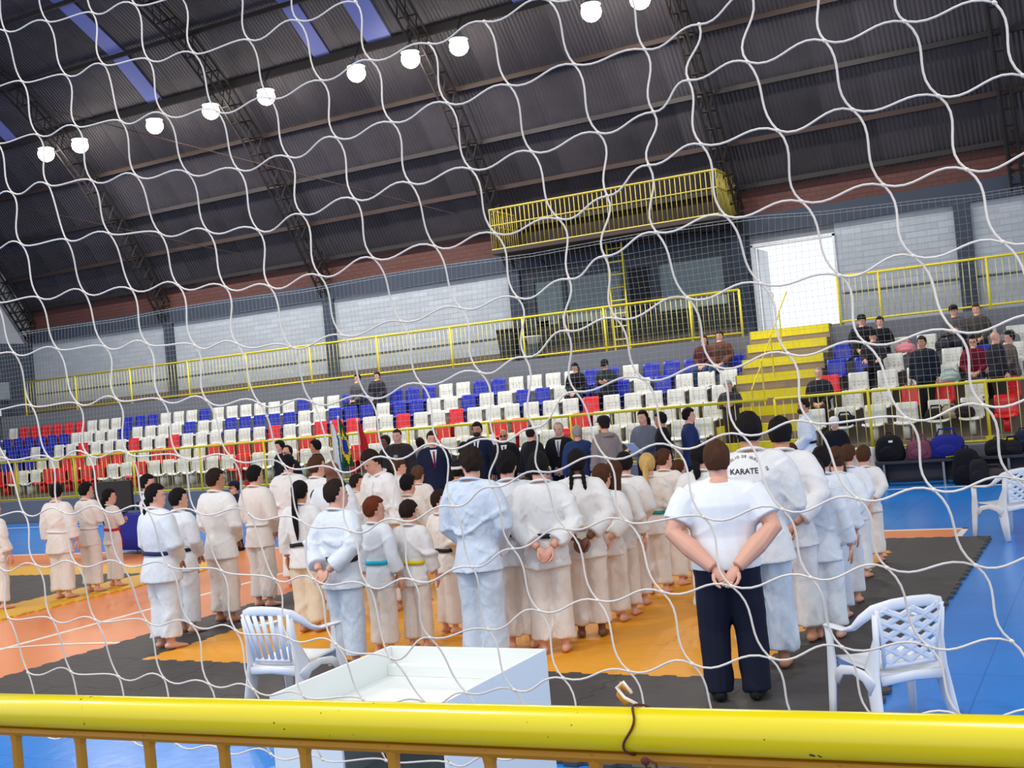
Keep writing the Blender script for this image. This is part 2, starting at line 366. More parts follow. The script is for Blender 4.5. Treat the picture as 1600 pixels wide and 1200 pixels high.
# lattice trusses following the arch
def inner(k, d):
    a = PROF[max(k - 1, 0)]; b2 = PROF[min(k + 1, len(PROF) - 1)]; L = math.hypot(b2[0] - a[0], b2[1] - a[1])
    return (PROF[k][0] + (a[1] - b2[1]) / L * d, PROF[k][1] - (a[0] - b2[0]) / L * d) if False else (PROF[k][0] - (b2[1] - a[1]) / L * d, PROF[k][1] + (b2[0] - a[0]) / L * d)
for tx in (-34.4, -27.9, -21.25, -14.77, -8.2, -1.65):
    t = empty('truss', (tx, 0, 0), parent=ceiling)
    for sx in (-.12, .12):
        q = M(); q.tube([(sx, *inner(k, .22)) for k in range(len(PROF))], .035, 5); q.build('chord', pur, t)
        q = M(); q.tube([(sx, *inner(k, .75)) for k in range(len(PROF))], .035, 5); q.build('chord', pur, t)
    q = M()
    for k in range(len(PROF) - 1):
        o1, o2 = np.array(inner(k, .22)), np.array(inner(k + 1, .22)); i1, i2 = np.array(inner(k, .75)), np.array(inner(k + 1, .75))
        for a in range(3):
            A = o1 + (o2 - o1) * a / 3; B = i1 + (i2 - i1) * (a + .5) / 3; D = o1 + (o2 - o1) * (a + 1) / 3
            for sx in (-.12, .12): q.tube([(sx, *A), (sx, *B)], .022, 4); q.tube([(sx, *B), (sx, *D)], .022, 4)
            q.tube([(-.12, *B), (.12, *B)], .02, 4)
    tag(q.build('web', pur, t), kind='stuff')
    q = M(); q.tube([(0, 28.7, 7.3), (1.6, 28.2, 8.9)], .03, 4); q.build('brace', pur, t)
    q = M(); q.tube([(0, 28.7, 7.3), (-1.6, 28.2, 8.9)], .03, 4); q.build('brace', pur, t)
# tie rods
for a, b2 in (((-27.0, 24.0, 12.0), (-16.0, 27.9, 7.6)), ((-34, 25.0, 11.0), (-24.0, 28.3, 7.6))):
    q = M(); q.tube([a, b2], .015, 4); q.build('tie_rod', rust, ceiling)
q = M(); q.box((X_L - X_R) / 2, (X_R - X_L) / 2, -.05, .05, -.1, .1); q.build('light_beam', pur, ceiling, ((X_L + X_R) / 2, 25.1, 11.75))

# lamps
lamp_glow, nt, b = nodes_of('lamp_glow', (255, 246, 220), .5)
b.inputs['Emission Color'].default_value = (1, .93, .78, 1); b.inputs['Emission Strength'].default_value = 30
refl = mat('lamp_reflector', (190, 190, 186), .3, .5, .8)
LX = [-27.95, -26.5, -23.5, -21.4, -19.45, -16.5, -14.85, -13.45, -9.92, -8.72, -5.2]
def area_light(name, loc, size, power, parent=None):
    ld = bpy.data.lights.new(name, 'AREA'); ld.shape = 'DISK'; ld.size = size; ld.energy = power; ld.color = (1, .965, .91)
    lo = bpy.data.objects.new(name, ld); C.objects.link(lo); lo.location = loc
    if parent: lo.parent = parent
    return lo
def lamp(x, y, z, label):
    t = tag(empty('ceiling_lamp', (x, y, z)), label, 'lamp', 'round floodlights under the roof')
    prof = [(.05, .34), (.09, .3), (.1, .22), (.2, .14), (.24, .1), (.22, .1), (.18, .12), (.04, .16)]
    th = np.linspace(0, 2 * np.pi, 18, endpoint=False)
    q = M(); q.rings([np.stack([np.cos(th) * r, np.sin(th) * r, np.full(18, zz_)], 1) for r, zz_ in prof]); q.build('reflector', refl, t, smooth=True)
    q = M(); q.ell((0, 0, -.06), (.235, .235, .225), 20, 12); q.build('bulb', lamp_glow, t, smooth=True)
    q = M(); q.tube([(0, 0, .34), (0, .3, .8)], .02, 6); q.build('bracket', pur, t)
    area_light('lamp_beam', (0, 0, -.32), .4, LAMP_POWER, t)
    ld = bpy.data.lights.new('lamp_spill', 'POINT'); ld.energy = 45; ld.shadow_soft_size = .3; ld.color = (1, .93, .8)
    lo = bpy.data.objects.new('lamp_spill', ld); C.objects.link(lo); lo.parent = t; lo.location = (0, .35, -.2)
for i, x in enumerate(LX):
    lamp(x, 24.45, 11.0, '%s glowing round floodlight from the left under the far side of the roof' % nth(i + 1) if x < -6 else 'glowing round floodlight farthest right, just above the top edge of the photo')
for x in (-25, -19, -13, -7, -1):      # unseen near row: bare area lights added as front fill
    lo = area_light('near_row_fill', (x, 1.0, 11.2), .6, LAMP_POWER * 1.5); lo.rotation_euler = (R(28), 0, 0)

# ------------------------------------------------------------------ railings
def unit_tube(L, r, seg=6):
    q = M(); q.tube([(0, 0, 0), (0, 0, L)], r, seg, ref=(1, 0, 0)); return q
def rail(label, x0, x1, y, zb, zt, posts, sp, foot, end=None, rtop=.03, rbar=.009, midrail=None, m=yellow_far, group='yellow tube railings of the stands', barm=None):
    t = tag(empty('railing', (x0, y, zb)), label, 'railing', group)
    L = x1 - x0; h = zt - zb
    top = [(0, 0, 0), (L, 0, 0)]
    q = M(); q.tube([(0, 0, h), (L, 0, h)], rtop, 8, ref=(0, 0, 1)); q.build('top_rail', m, t, smooth=True)
    q = M(); q.tube([(0, 0, 0), (L, 0, 0)], rtop * .8, 8, ref=(0, 0, 1)); q.build('bottom_rail', m, t, smooth=True)
    if midrail:
        q = M(); q.tube([(0, 0, midrail), (L, 0, midrail)], rtop * .6, 6, ref=(0, 0, 1)); q.build('middle_rail', m, t)
    pm = unit_tube(h + foot, rtop, 8).mesh('post', m, True); bm_ = unit_tube(h, rbar, 5).mesh('baluster', barm or m, True)
    for p in posts: link('post', pm, t, (p - x0, 0, -foot))
    n = int(L / sp)
    for i in range(1, n):
        x = i * L / n
        if all(abs(x - (p - x0)) > sp * .35 for p in posts): link('baluster', bm_, t, (x, 0, 0))
    return t
cream_bar = mat('cream_yellow_bar', (208, 196, 120), .4)
lp = [-28.6 - 2.2, -28.6, -26.2, -23.92, -21.5, -19.33, -17.1, -14.95, -12.8, -10.7, -8.6]
rail('long yellow railing in front of the seats, left of the stairs', -34.5, -6.3, 22.98, .68, 1.78, [-33.0] + lp, .17, .12, barm=cream_bar)
rail('yellow railing in front of the seats on the right, above the bags', -6.15, 2.5, 22.98, .68, 1.78, [-6.15, -4.32, -2.2, 0.0, 2.2], .17, .12, barm=cream_bar)
q = M(); q.box(-.07, .07, -.03, .0, .35, .75); tag(q.build('rail_bracket', yellow_far, None, (-2.2, 22.95, .02)), 'yellow foot plate bolting the right railing to the grey wall', 'bracket')
rail('long yellow railing of the upper walkway, left of the doorway', -33.3, -7.95, 27.38, 3.37, 4.42, [-33.3, -30.82, -28.3, -25.8, -23.42, -21.0, -18.6, -16.15, -13.9, -11.54, -9.22, -7.95], .135, .5, barm=cream_bar)
rail('yellow railing of the upper walkway, right of the doorway', -5.6, 2.5, 27.38, 3.37, 4.42, [-5.6, -4.67, -2.35, 0.0, 2.4], .135, .5, barm=cream_bar)
# stair handrail
hr = tag(empty('stair_handrail', (-6.85, 23.5, .6)), 'thin yellow zigzag handrail up the middle of the yellow stairs', 'handrail')
for i in range(4):
    y = .35 + i * .95; z = .45 + i * .58
    q = M(); q.tube([(0, y, z), (0, y, z + .95)], .018, 6); q.build('post', yellow_far, hr)
    q = M(); q.tube([(0, y, z + .95), (0, y + .9, z + 1.45)], .018, 6); q.build('rail', yellow_far, hr)
# balcony
BY = 27.2
yb = mat('shaded_yellow_paint', (156, 142, 60), .6, .3)  # shade under the roof put into the balcony's yellow
bal = tag(empty('balcony', (-14.5, BY, 6.3)), 'yellow caged balcony hanging high above the booth windows', 'balcony')
L = 6.3
q = M(); q.box(-.02, L + .02, -.03, 1.7, -.12, 0); bevel(q.build('platform', mat('dark_wood', (52, 44, 40), .8), bal), .01)
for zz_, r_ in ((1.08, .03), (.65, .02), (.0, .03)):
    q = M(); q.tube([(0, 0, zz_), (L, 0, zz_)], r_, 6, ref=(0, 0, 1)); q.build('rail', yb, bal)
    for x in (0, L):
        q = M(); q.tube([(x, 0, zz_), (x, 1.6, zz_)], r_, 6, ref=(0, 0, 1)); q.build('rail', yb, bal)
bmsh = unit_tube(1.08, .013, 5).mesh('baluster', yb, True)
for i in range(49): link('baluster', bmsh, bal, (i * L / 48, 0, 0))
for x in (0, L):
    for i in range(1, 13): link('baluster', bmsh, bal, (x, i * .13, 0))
q = M(); q.box(0, L, 1.62, 1.66, 0, 1.6); q.build('back_panel', mat('dark_backing', (38, 30, 28), .9), bal)
for x in (.9, 2.6, L - .4):
    q = M(); q.tube([(x, .3, 0), (x, 1.6, -.5)], .03, 5); q.build('bracket', pur, bal)
for a in ((0.2, 6.1, .35), (.5, 5.5, .9), (1.0, 6.2, 1.3)):
    q = M(); q.tube([(a[0], a[2], -.2), (a[1], a[2], -.26)], .04, 5, ref=(0, 0, 1)); q.build('support_beam', pur, bal)
ld = tag(empty('ladder', (-11.55, 28.0, UPZ)), 'yellow ladder from the upper walkway up to the balcony', 'ladder')
for x in (0, .42): q = M(); q.tube([(x, 0, 0), (x, 0, 3.1)], .022, 6, ref=(1, 0, 0)); q.build('side_rail', yellow_far, ld)
for i in range(9): q = M(); q.tube([(0, 0, .3 + i * .34), (.42, 0, .3 + i * .34)], .016, 6, ref=(0, 0, 1)); q.build('rung', yellow_far, ld)

# ------------------------------------------------------------------ stadium seats
def seat_mesh():
    pr = [(-.40, -.02), (-.36, .015), (-.2, -.005), (-.06, -.02), (0, .02), (.02, .12), (.035, .26), (.06, .385), (.075, .40)]
    q = M(); nxs = 7; outer = []; innr = []
    for k, (y, z) in enumerate(pr):
        s = k / (len(pr) - 1); hw = .225 - .02 * s if k > 4 else .22
        for j in range(nxs):
            u = -1 + 2 * j / (nxs - 1); c = abs(u) ** 3 * .035
            hwj = hw * (1 if k < len(pr) - 1 or abs(u) < .8 else .93)
            if k <= 4: outer.append((u * hwj, y, z + c)); innr.append((u * hwj, y, z + c - .016))
            else: outer.append((u * hwj, y - c, z)); innr.append((u * hwj, y - c + .018, z - .004))
    n = len(pr); f = []; o = n * nxs
    for k in range(n - 1):
        for j in range(nxs - 1):
            a = k * nxs + j
            f.append((a, a + 1, a + nxs + 1, a + nxs)); f.append((o + a, o + a + nxs, o + a + nxs + 1, o + a + 1))
    for k in range(n - 1):
        a = k * nxs; f.append((a, a + nxs, o + a + nxs, o + a)); a = k * nxs + nxs - 1; f.append((a, o + a, o + a + nxs, a + nxs))
    for j in range(nxs - 1):
        f.append((j, o + j, o + j + 1, j + 1)); a = (n - 1) * nxs + j; f.append((a, a + 1, o + a + 1, o + a))
    q.add(outer + innr, f)
    q.box(-.05, .05, -.3, -.02, -.3, -.02)       # bracket below
    for u in (-.1, 0, .1): q.box(u - .012, u + .012, .008, .02, .2, .212, 1); q.box(u - .012, u + .012, .008, .02, .13, .142, 1)
    return q
sm = seat_mesh(); hole = mat('seat_bolt', (150, 146, 138), .5)
SEATC = {'w': ('white', mat('white_seat_plastic', (208, 208, 202), .35, .45)), 'b': ('blue', mat('blue_seat_plastic', (20, 34, 158), .35, .5)), 'r': ('red', mat('red_seat_plastic', (206, 22, 34), .35, .5))}
SM = {k: sm.mesh('stadium_seat', [v[1], hole], False) for k, v in SEATC.items()}
ROWN = ['top row', 'second row from the top', 'middle row', 'second row from the bottom', 'bottom row']
SEATS = [('L', 0, 0, -8.02, 'b'), ('L', 0, 1, -8.56, 'b'), ('L', 0, 2, -9.1, 'b'), ('L', 0, 3, -9.64, 'b'), ('L', 0, 4, -10.18, 'b'), ('L', 0, 5, -10.72, 'w'), ('L', 0, 6, -11.26, 'b'), ('L', 0, 7, -11.8, 'b'), ('L', 0, 8, -12.34, 'w'), ('L', 0, 9, -12.88, 'w'), ('L', 0, 10, -13.42, 'w'), ('L', 0, 11, -13.96, 'w'), ('L', 0, 12, -14.5, 'b'), ('L', 0, 13, -15.04, 'b'), ('L', 0, 14, -15.58, 'w'),
 ('L', 0, 15, -16.12, 'w'), ('L', 0, 16, -16.66, 'b'), ('L', 0, 17, -17.2, 'b'), ('L', 0, 18, -17.74, 'b'), ('L', 0, 19, -18.28, 'b'), ('L', 0, 20, -18.82, 'b'), ('L', 0, 21, -19.36, 'b'), ('L', 0, 22, -19.9, 'w'), ('L', 0, 23, -20.44, 'w'), ('L', 0, 24, -20.98, 'b'), ('L', 0, 25, -21.52, 'w'), ('L', 0, 26, -22.06, 'w'), ('L', 0, 27, -22.6, 'w'), ('L', 0, 28, -23.14, 'w'),
 ('L', 0, 29, -23.68, 'w'), ('L', 0, 30, -24.22, 'w'), ('L', 0, 31, -24.76, 'b'), ('L', 0, 32, -25.3, 'w'), ('L', 0, 33, -25.84, 'w'), ('L', 0, 34, -26.38, 'w'), ('L', 0, 35, -26.92, 'b'), ('L', 0, 36, -27.46, 'b'), ('L', 0, 37, -28.0, 'b'), ('L', 0, 38, -28.54, 'w'), ('L', 0, 39, -29.08, 'w'), ('L', 0, 40, -29.62, 'w'), ('L', 0, 41, -30.16, 'r'), ('L', 0, 42, -30.7, 'r'),
 ('L', 0, 43, -31.24, 'r'), ('L', 0, 44, -31.78, 'r'), ('L', 0, 45, -32.32, 'r'), ('L', 0, 46, -32.86, 'r'), ('L', 0, 47, -33.4, 'w'), ('R', 0, 0, -5.5, 'b'), ('R', 0, 1, -4.89, 'w'), ('R', 0, 2, -4.28, 'w'), ('R', 0, 3, -3.67, 'w'), ('R', 0, 4, -3.06, 'w'), ('R', 0, 5, -2.45, 'w'), ('R', 0, 6, -1.84, 'w'), ('L', 1, 0, -8.02, 'w'), ('L', 1, 1, -8.56, 'w'), ('L', 1, 2, -9.1, 'w'),
 ('L', 1, 3, -9.64, 'b'), ('L', 1, 4, -10.18, 'w'), ('L', 1, 5, -10.72, 'b'), ('L', 1, 6, -11.26, 'b'), ('L', 1, 7, -11.8, 'b'), ('L', 1, 8, -12.34, 'w'), ('L', 1, 9, -12.88, 'b'), ('L', 1, 10, -13.42, 'b'), ('L', 1, 11, -13.96, 'w'), ('L', 1, 12, -14.5, 'w'), ('L', 1, 13, -15.04, 'b'), ('L', 1, 14, -15.58, 'w'), ('L', 1, 15, -16.12, 'w'), ('L', 1, 16, -16.66, 'b'), ('L', 1, 17, -17.2, 'b'),
 ('L', 1, 18, -17.74, 'w'), ('L', 1, 19, -18.28, 'b'), ('L', 1, 20, -18.82, 'b'), ('L', 1, 21, -19.36, 'b'), ('L', 1, 22, -19.9, 'w'), ('L', 1, 23, -20.44, 'w'), ('L', 1, 24, -20.98, 'b'), ('L', 1, 25, -21.52, 'b'), ('L', 1, 26, -22.06, 'b'), ('L', 1, 27, -22.6, 'b'), ('L', 1, 28, -23.14, 'b'), ('L', 1, 29, -23.68, 'w'), ('L', 1, 30, -24.22, 'w'), ('L', 1, 31, -24.76, 'b'),
 ('L', 1, 32, -25.3, 'w'), ('L', 1, 33, -25.84, 'w'), ('L', 1, 34, -26.38, 'w'), ('L', 1, 35, -26.92, 'w'), ('L', 1, 36, -27.46, 'b'), ('L', 1, 37, -28.0, 'w'), ('L', 1, 38, -28.54, 'w'), ('L', 1, 39, -29.08, 'w'), ('L', 1, 40, -29.62, 'w'), ('L', 1, 41, -30.16, 'b'), ('L', 1, 42, -30.7, 'b'), ('L', 1, 43, -31.24, 'b'), ('L', 1, 44, -31.78, 'b'), ('L', 1, 45, -32.32, 'b'),
 ('L', 1, 46, -32.86, 'b'), ('L', 1, 47, -33.4, 'b'), ('R', 1, 0, -5.53, 'b'), ('R', 1, 1, -4.92, 'b'), ('R', 1, 2, -4.31, 'w'), ('R', 1, 3, -3.7, 'w'), ('R', 1, 4, -3.09, 'w'), ('R', 1, 5, -2.48, 'b'), ('R', 1, 6, -1.87, 'w'), ('L', 2, 0, -8.02, 'w'), ('L', 2, 1, -8.56, 'w'), ('L', 2, 2, -9.1, 'w'), ('L', 2, 3, -9.64, 'w'), ('L', 2, 4, -10.18, 'w'), ('L', 2, 5, -10.72, 'w'),
 ('L', 2, 6, -11.26, 'r'), ('L', 2, 7, -11.8, 'w'), ('L', 2, 8, -12.34, 'w'), ('L', 2, 9, -12.88, 'w'), ('L', 2, 10, -13.42, 'w'), ('L', 2, 11, -13.96, 'w'), ('L', 2, 12, -14.5, 'w'), ('L', 2, 13, -15.04, 'r'), ('L', 2, 14, -15.58, 'w'), ('L', 2, 15, -16.12, 'w'), ('L', 2, 16, -16.66, 'r'), ('L', 2, 17, -17.2, 'w'), ('L', 2, 18, -17.74, 'w'), ('L', 2, 19, -18.28, 'r'), ('L', 2, 20, -18.82, 'r'),
 ('L', 2, 21, -19.36, 'r'), ('L', 2, 22, -19.9, 'w'), ('L', 2, 23, -20.44, 'w'), ('L', 2, 24, -20.98, 'r'), ('L', 2, 25, -21.52, 'w'), ('L', 2, 26, -22.06, 'w'), ('L', 2, 27, -22.6, 'w'), ('L', 2, 28, -23.14, 'w'), ('L', 2, 29, -23.68, 'w'), ('L', 2, 30, -24.22, 'w'), ('L', 2, 31, -24.76, 'r'), ('L', 2, 32, -25.3, 'w'), ('L', 2, 33, -25.84, 'w'), ('L', 2, 34, -26.38, 'r'),
 ('L', 2, 35, -26.92, 'w'), ('L', 2, 36, -27.46, 'w'), ('L', 2, 37, -28.0, 'w'), ('L', 2, 38, -28.54, 'r'), ('L', 2, 39, -29.08, 'w'), ('L', 2, 40, -29.62, 'w'), ('L', 2, 41, -30.16, 'b'), ('L', 2, 42, -30.7, 'w'), ('L', 2, 43, -31.24, 'b'), ('L', 2, 44, -31.78, 'b'), ('L', 2, 45, -32.32, 'w'), ('L', 2, 46, -32.86, 'w'), ('R', 2, 0, -5.56, 'r'), ('R', 2, 1, -4.95, 'w'), ('R', 2, 2, -4.34, 'w'),
 ('R', 2, 3, -3.73, 'w'), ('R', 2, 4, -3.12, 'w'), ('R', 2, 5, -2.51, 'w'), ('R', 2, 6, -1.9, 'w'), ('L', 3, 0, -8.02, 'w'), ('L', 3, 1, -8.56, 'w'), ('L', 3, 2, -9.1, 'w'), ('L', 3, 3, -9.64, 'w'), ('L', 3, 4, -10.18, 'w'), ('L', 3, 5, -10.72, 'w'), ('L', 3, 6, -11.26, 'r'), ('L', 3, 7, -11.8, 'w'), ('L', 3, 8, -12.34, 'w'), ('L', 3, 9, -12.88, 'r'), ('L', 3, 10, -13.42, 'r'),
 ('L', 3, 11, -13.96, 'w'), ('L', 3, 12, -14.5, 'w'), ('L', 3, 13, -15.04, 'r'), ('L', 3, 14, -15.58, 'w'), ('L', 3, 15, -16.12, 'w'), ('L', 3, 16, -16.66, 'w'), ('L', 3, 17, -17.2, 'r'), ('L', 3, 18, -17.74, 'w'), ('L', 3, 19, -18.28, 'w'), ('L', 3, 20, -18.82, 'w'), ('L', 3, 21, -19.36, 'r'), ('L', 3, 22, -19.9, 'w'), ('L', 3, 23, -20.44, 'w'), ('L', 3, 24, -20.98, 'r'),
 ('L', 3, 25, -21.52, 'r'), ('L', 3, 26, -22.06, 'r'), ('L', 3, 27, -22.6, 'r'), ('L', 3, 28, -23.14, 'w'), ('L', 3, 29, -23.68, 'w'), ('L', 3, 30, -24.22, 'r'), ('L', 3, 31, -24.76, 'r'), ('L', 3, 32, -25.3, 'w'), ('L', 3, 33, -25.84, 'w'), ('L', 3, 34, -26.38, 'r'), ('L', 3, 35, -26.92, 'r'), ('L', 3, 36, -27.46, 'w'), ('L', 3, 37, -28.0, 'r'), ('L', 3, 38, -28.54, 'r'),
 ('L', 3, 39, -29.08, 'w'), ('L', 3, 40, -29.62, 'w'), ('L', 3, 41, -30.16, 'b'), ('L', 3, 42, -30.7, 'b'), ('L', 3, 43, -31.24, 'b'), ('L', 3, 44, -31.78, 'b'), ('L', 3, 45, -32.32, 'b'), ('R', 3, 0, -5.59, 'w'), ('R', 3, 1, -4.98, 'w'), ('R', 3, 2, -4.37, 'w'), ('R', 3, 3, -3.76, 'r'), ('R', 3, 4, -3.15, 'r'), ('R', 3, 5, -2.54, 'w'), ('R', 3, 6, -1.93, 'r'), ('L', 4, 0, -8.02, 'w'),
 ('L', 4, 1, -8.56, 'w'), ('L', 4, 2, -9.1, 'w'), ('L', 4, 3, -9.64, 'w'), ('L', 4, 4, -10.18, 'w'), ('L', 4, 5, -10.72, 'w'), ('L', 4, 6, -11.26, 'r'), ('L', 4, 7, -11.8, 'w'), ('L', 4, 8, -12.34, 'w'), ('L', 4, 9, -12.88, 'w'), ('L', 4, 10, -13.42, 'w'), ('L', 4, 11, -13.96, 'w'), ('L', 4, 12, -14.5, 'w'), ('L', 4, 13, -15.04, 'w'), ('L', 4, 14, -15.58, 'w'), ('L', 4, 15, -16.12, 'w'),
 ('L', 4, 16, -16.66, 'w'), ('L', 4, 17, -17.2, 'r'), ('L', 4, 18, -17.74, 'w'), ('L', 4, 19, -18.28, 'w'), ('L', 4, 20, -18.82, 'w'), ('L', 4, 21, -19.36, 'w'), ('L', 4, 22, -19.9, 'w'), ('L', 4, 23, -20.44, 'w'), ('L', 4, 24, -20.98, 'r'), ('L', 4, 25, -21.52, 'w'), ('L', 4, 26, -22.06, 'w'), ('L', 4, 27, -22.6, 'w'), ('L', 4, 28, -23.14, 'w'), ('L', 4, 29, -23.68, 'w'),
 ('L', 4, 30, -24.22, 'w'), ('L', 4, 31, -24.76, 'r'), ('L', 4, 32, -25.3, 'w'), ('L', 4, 33, -25.84, 'w'), ('L', 4, 34, -26.38, 'r'), ('L', 4, 35, -26.92, 'r'), ('L', 4, 36, -27.46, 'r'), ('L', 4, 37, -28.0, 'r'), ('L', 4, 38, -28.54, 'r'), ('L', 4, 39, -29.08, 'w'), ('L', 4, 40, -29.62, 'w'), ('L', 4, 41, -30.16, 'r'), ('L', 4, 42, -30.7, 'r'), ('L', 4, 43, -31.24, 'r'), ('R', 4, 0, -5.62, 'w'),
 ('R', 4, 1, -5.01, 'w'), ('R', 4, 2, -4.4, 'w'), ('R', 4, 3, -3.79, 'w'), ('R', 4, 4, -3.18, 'w'), ('R', 4, 5, -2.57, 'w'), ('R', 4, 6, -1.96, 'r')]
for side, r, i, X, c in SEATS:
    y, zt = ROWS[r]
    where = ('left of' if side == 'L' else 'right of')
    tag(link('stadium_seat', SM[c], None, (X, y - .075, zt - .40)), '%s plastic stand seat, %s, %s seat %s the yellow stairs' % (SEATC[c][0], ROWN[r], nth(i + 1), where), 'seat', 'stadium seats %s the yellow stairs' % where)
for c in SM: 
    for p in SM[c].polygons: p.use_smooth = True

# ------------------------------------------------------------------ people
SKINC = {'fair': (214, 160, 138), 'tan': (190, 132, 102), 'dark': (112, 72, 54)}
HAIRC = {'black': (24, 20, 22), 'dark': (40, 28, 24), 'brown': (74, 46, 32), 'red': (98, 46, 26), 'blonde': (196, 160, 96), 'grey': (150, 146, 140), 'ginger': (84, 60, 44)}
def skin_mats(k):
    c = SKINC[k]
    return [mat('skin_' + k, c, .5, .4), mat('eye_white', (225, 220, 215), .3), mat('eye_iris', (34, 24, 20), .3), mat('lips_' + k, tuple(int(v * u) for v, u in zip(c, (.78, .55, .55))), .5), mat('brow', (40, 30, 26), .7)]
cloth_gi = {'cool': mat('gi_cotton_cool_lit', (216, 221, 228), .85, .15, bump=(13, .55, .025), stretch=(1.3, 1.3, .8)),  # white cotton, cool daylight put into the colour
            'white': mat('gi_cotton_white', (224, 222, 221), .85, .15, bump=(13, .55, .025), stretch=(1.3, 1.3, .8)),
            'warm': mat('gi_cotton_warm_lit', (222, 214, 208), .85, .15, bump=(13, .55, .025), stretch=(1.3, 1.3, .8)),  # white cotton, warm bounce from the orange mat painted in
            'cream': mat('gi_cotton_cream', (222, 209, 188), .85, .15, bump=(13, .55, .025), stretch=(1.3, 1.3, .8)),
            'blue': mat('gi_cotton_blue_lit', (200, 210, 224), .85, .15, bump=(13, .55, .025), stretch=(1.3, 1.3, .8))}  # white cotton, blue floor bounce and daylight painted in
BELT = {'black': (26, 28, 36), 'navy': (38, 44, 88), 'white': (226, 226, 228), 'red': (200, 22, 40), 'yellow': (226, 198, 24), 'turquoise': (20, 176, 206), 'green': (20, 140, 130)}
def cl(name, rgb): return mat('cloth_' + name, rgb, .85, .2, bump=(60, .3, .004), var=.08, vscale=6)

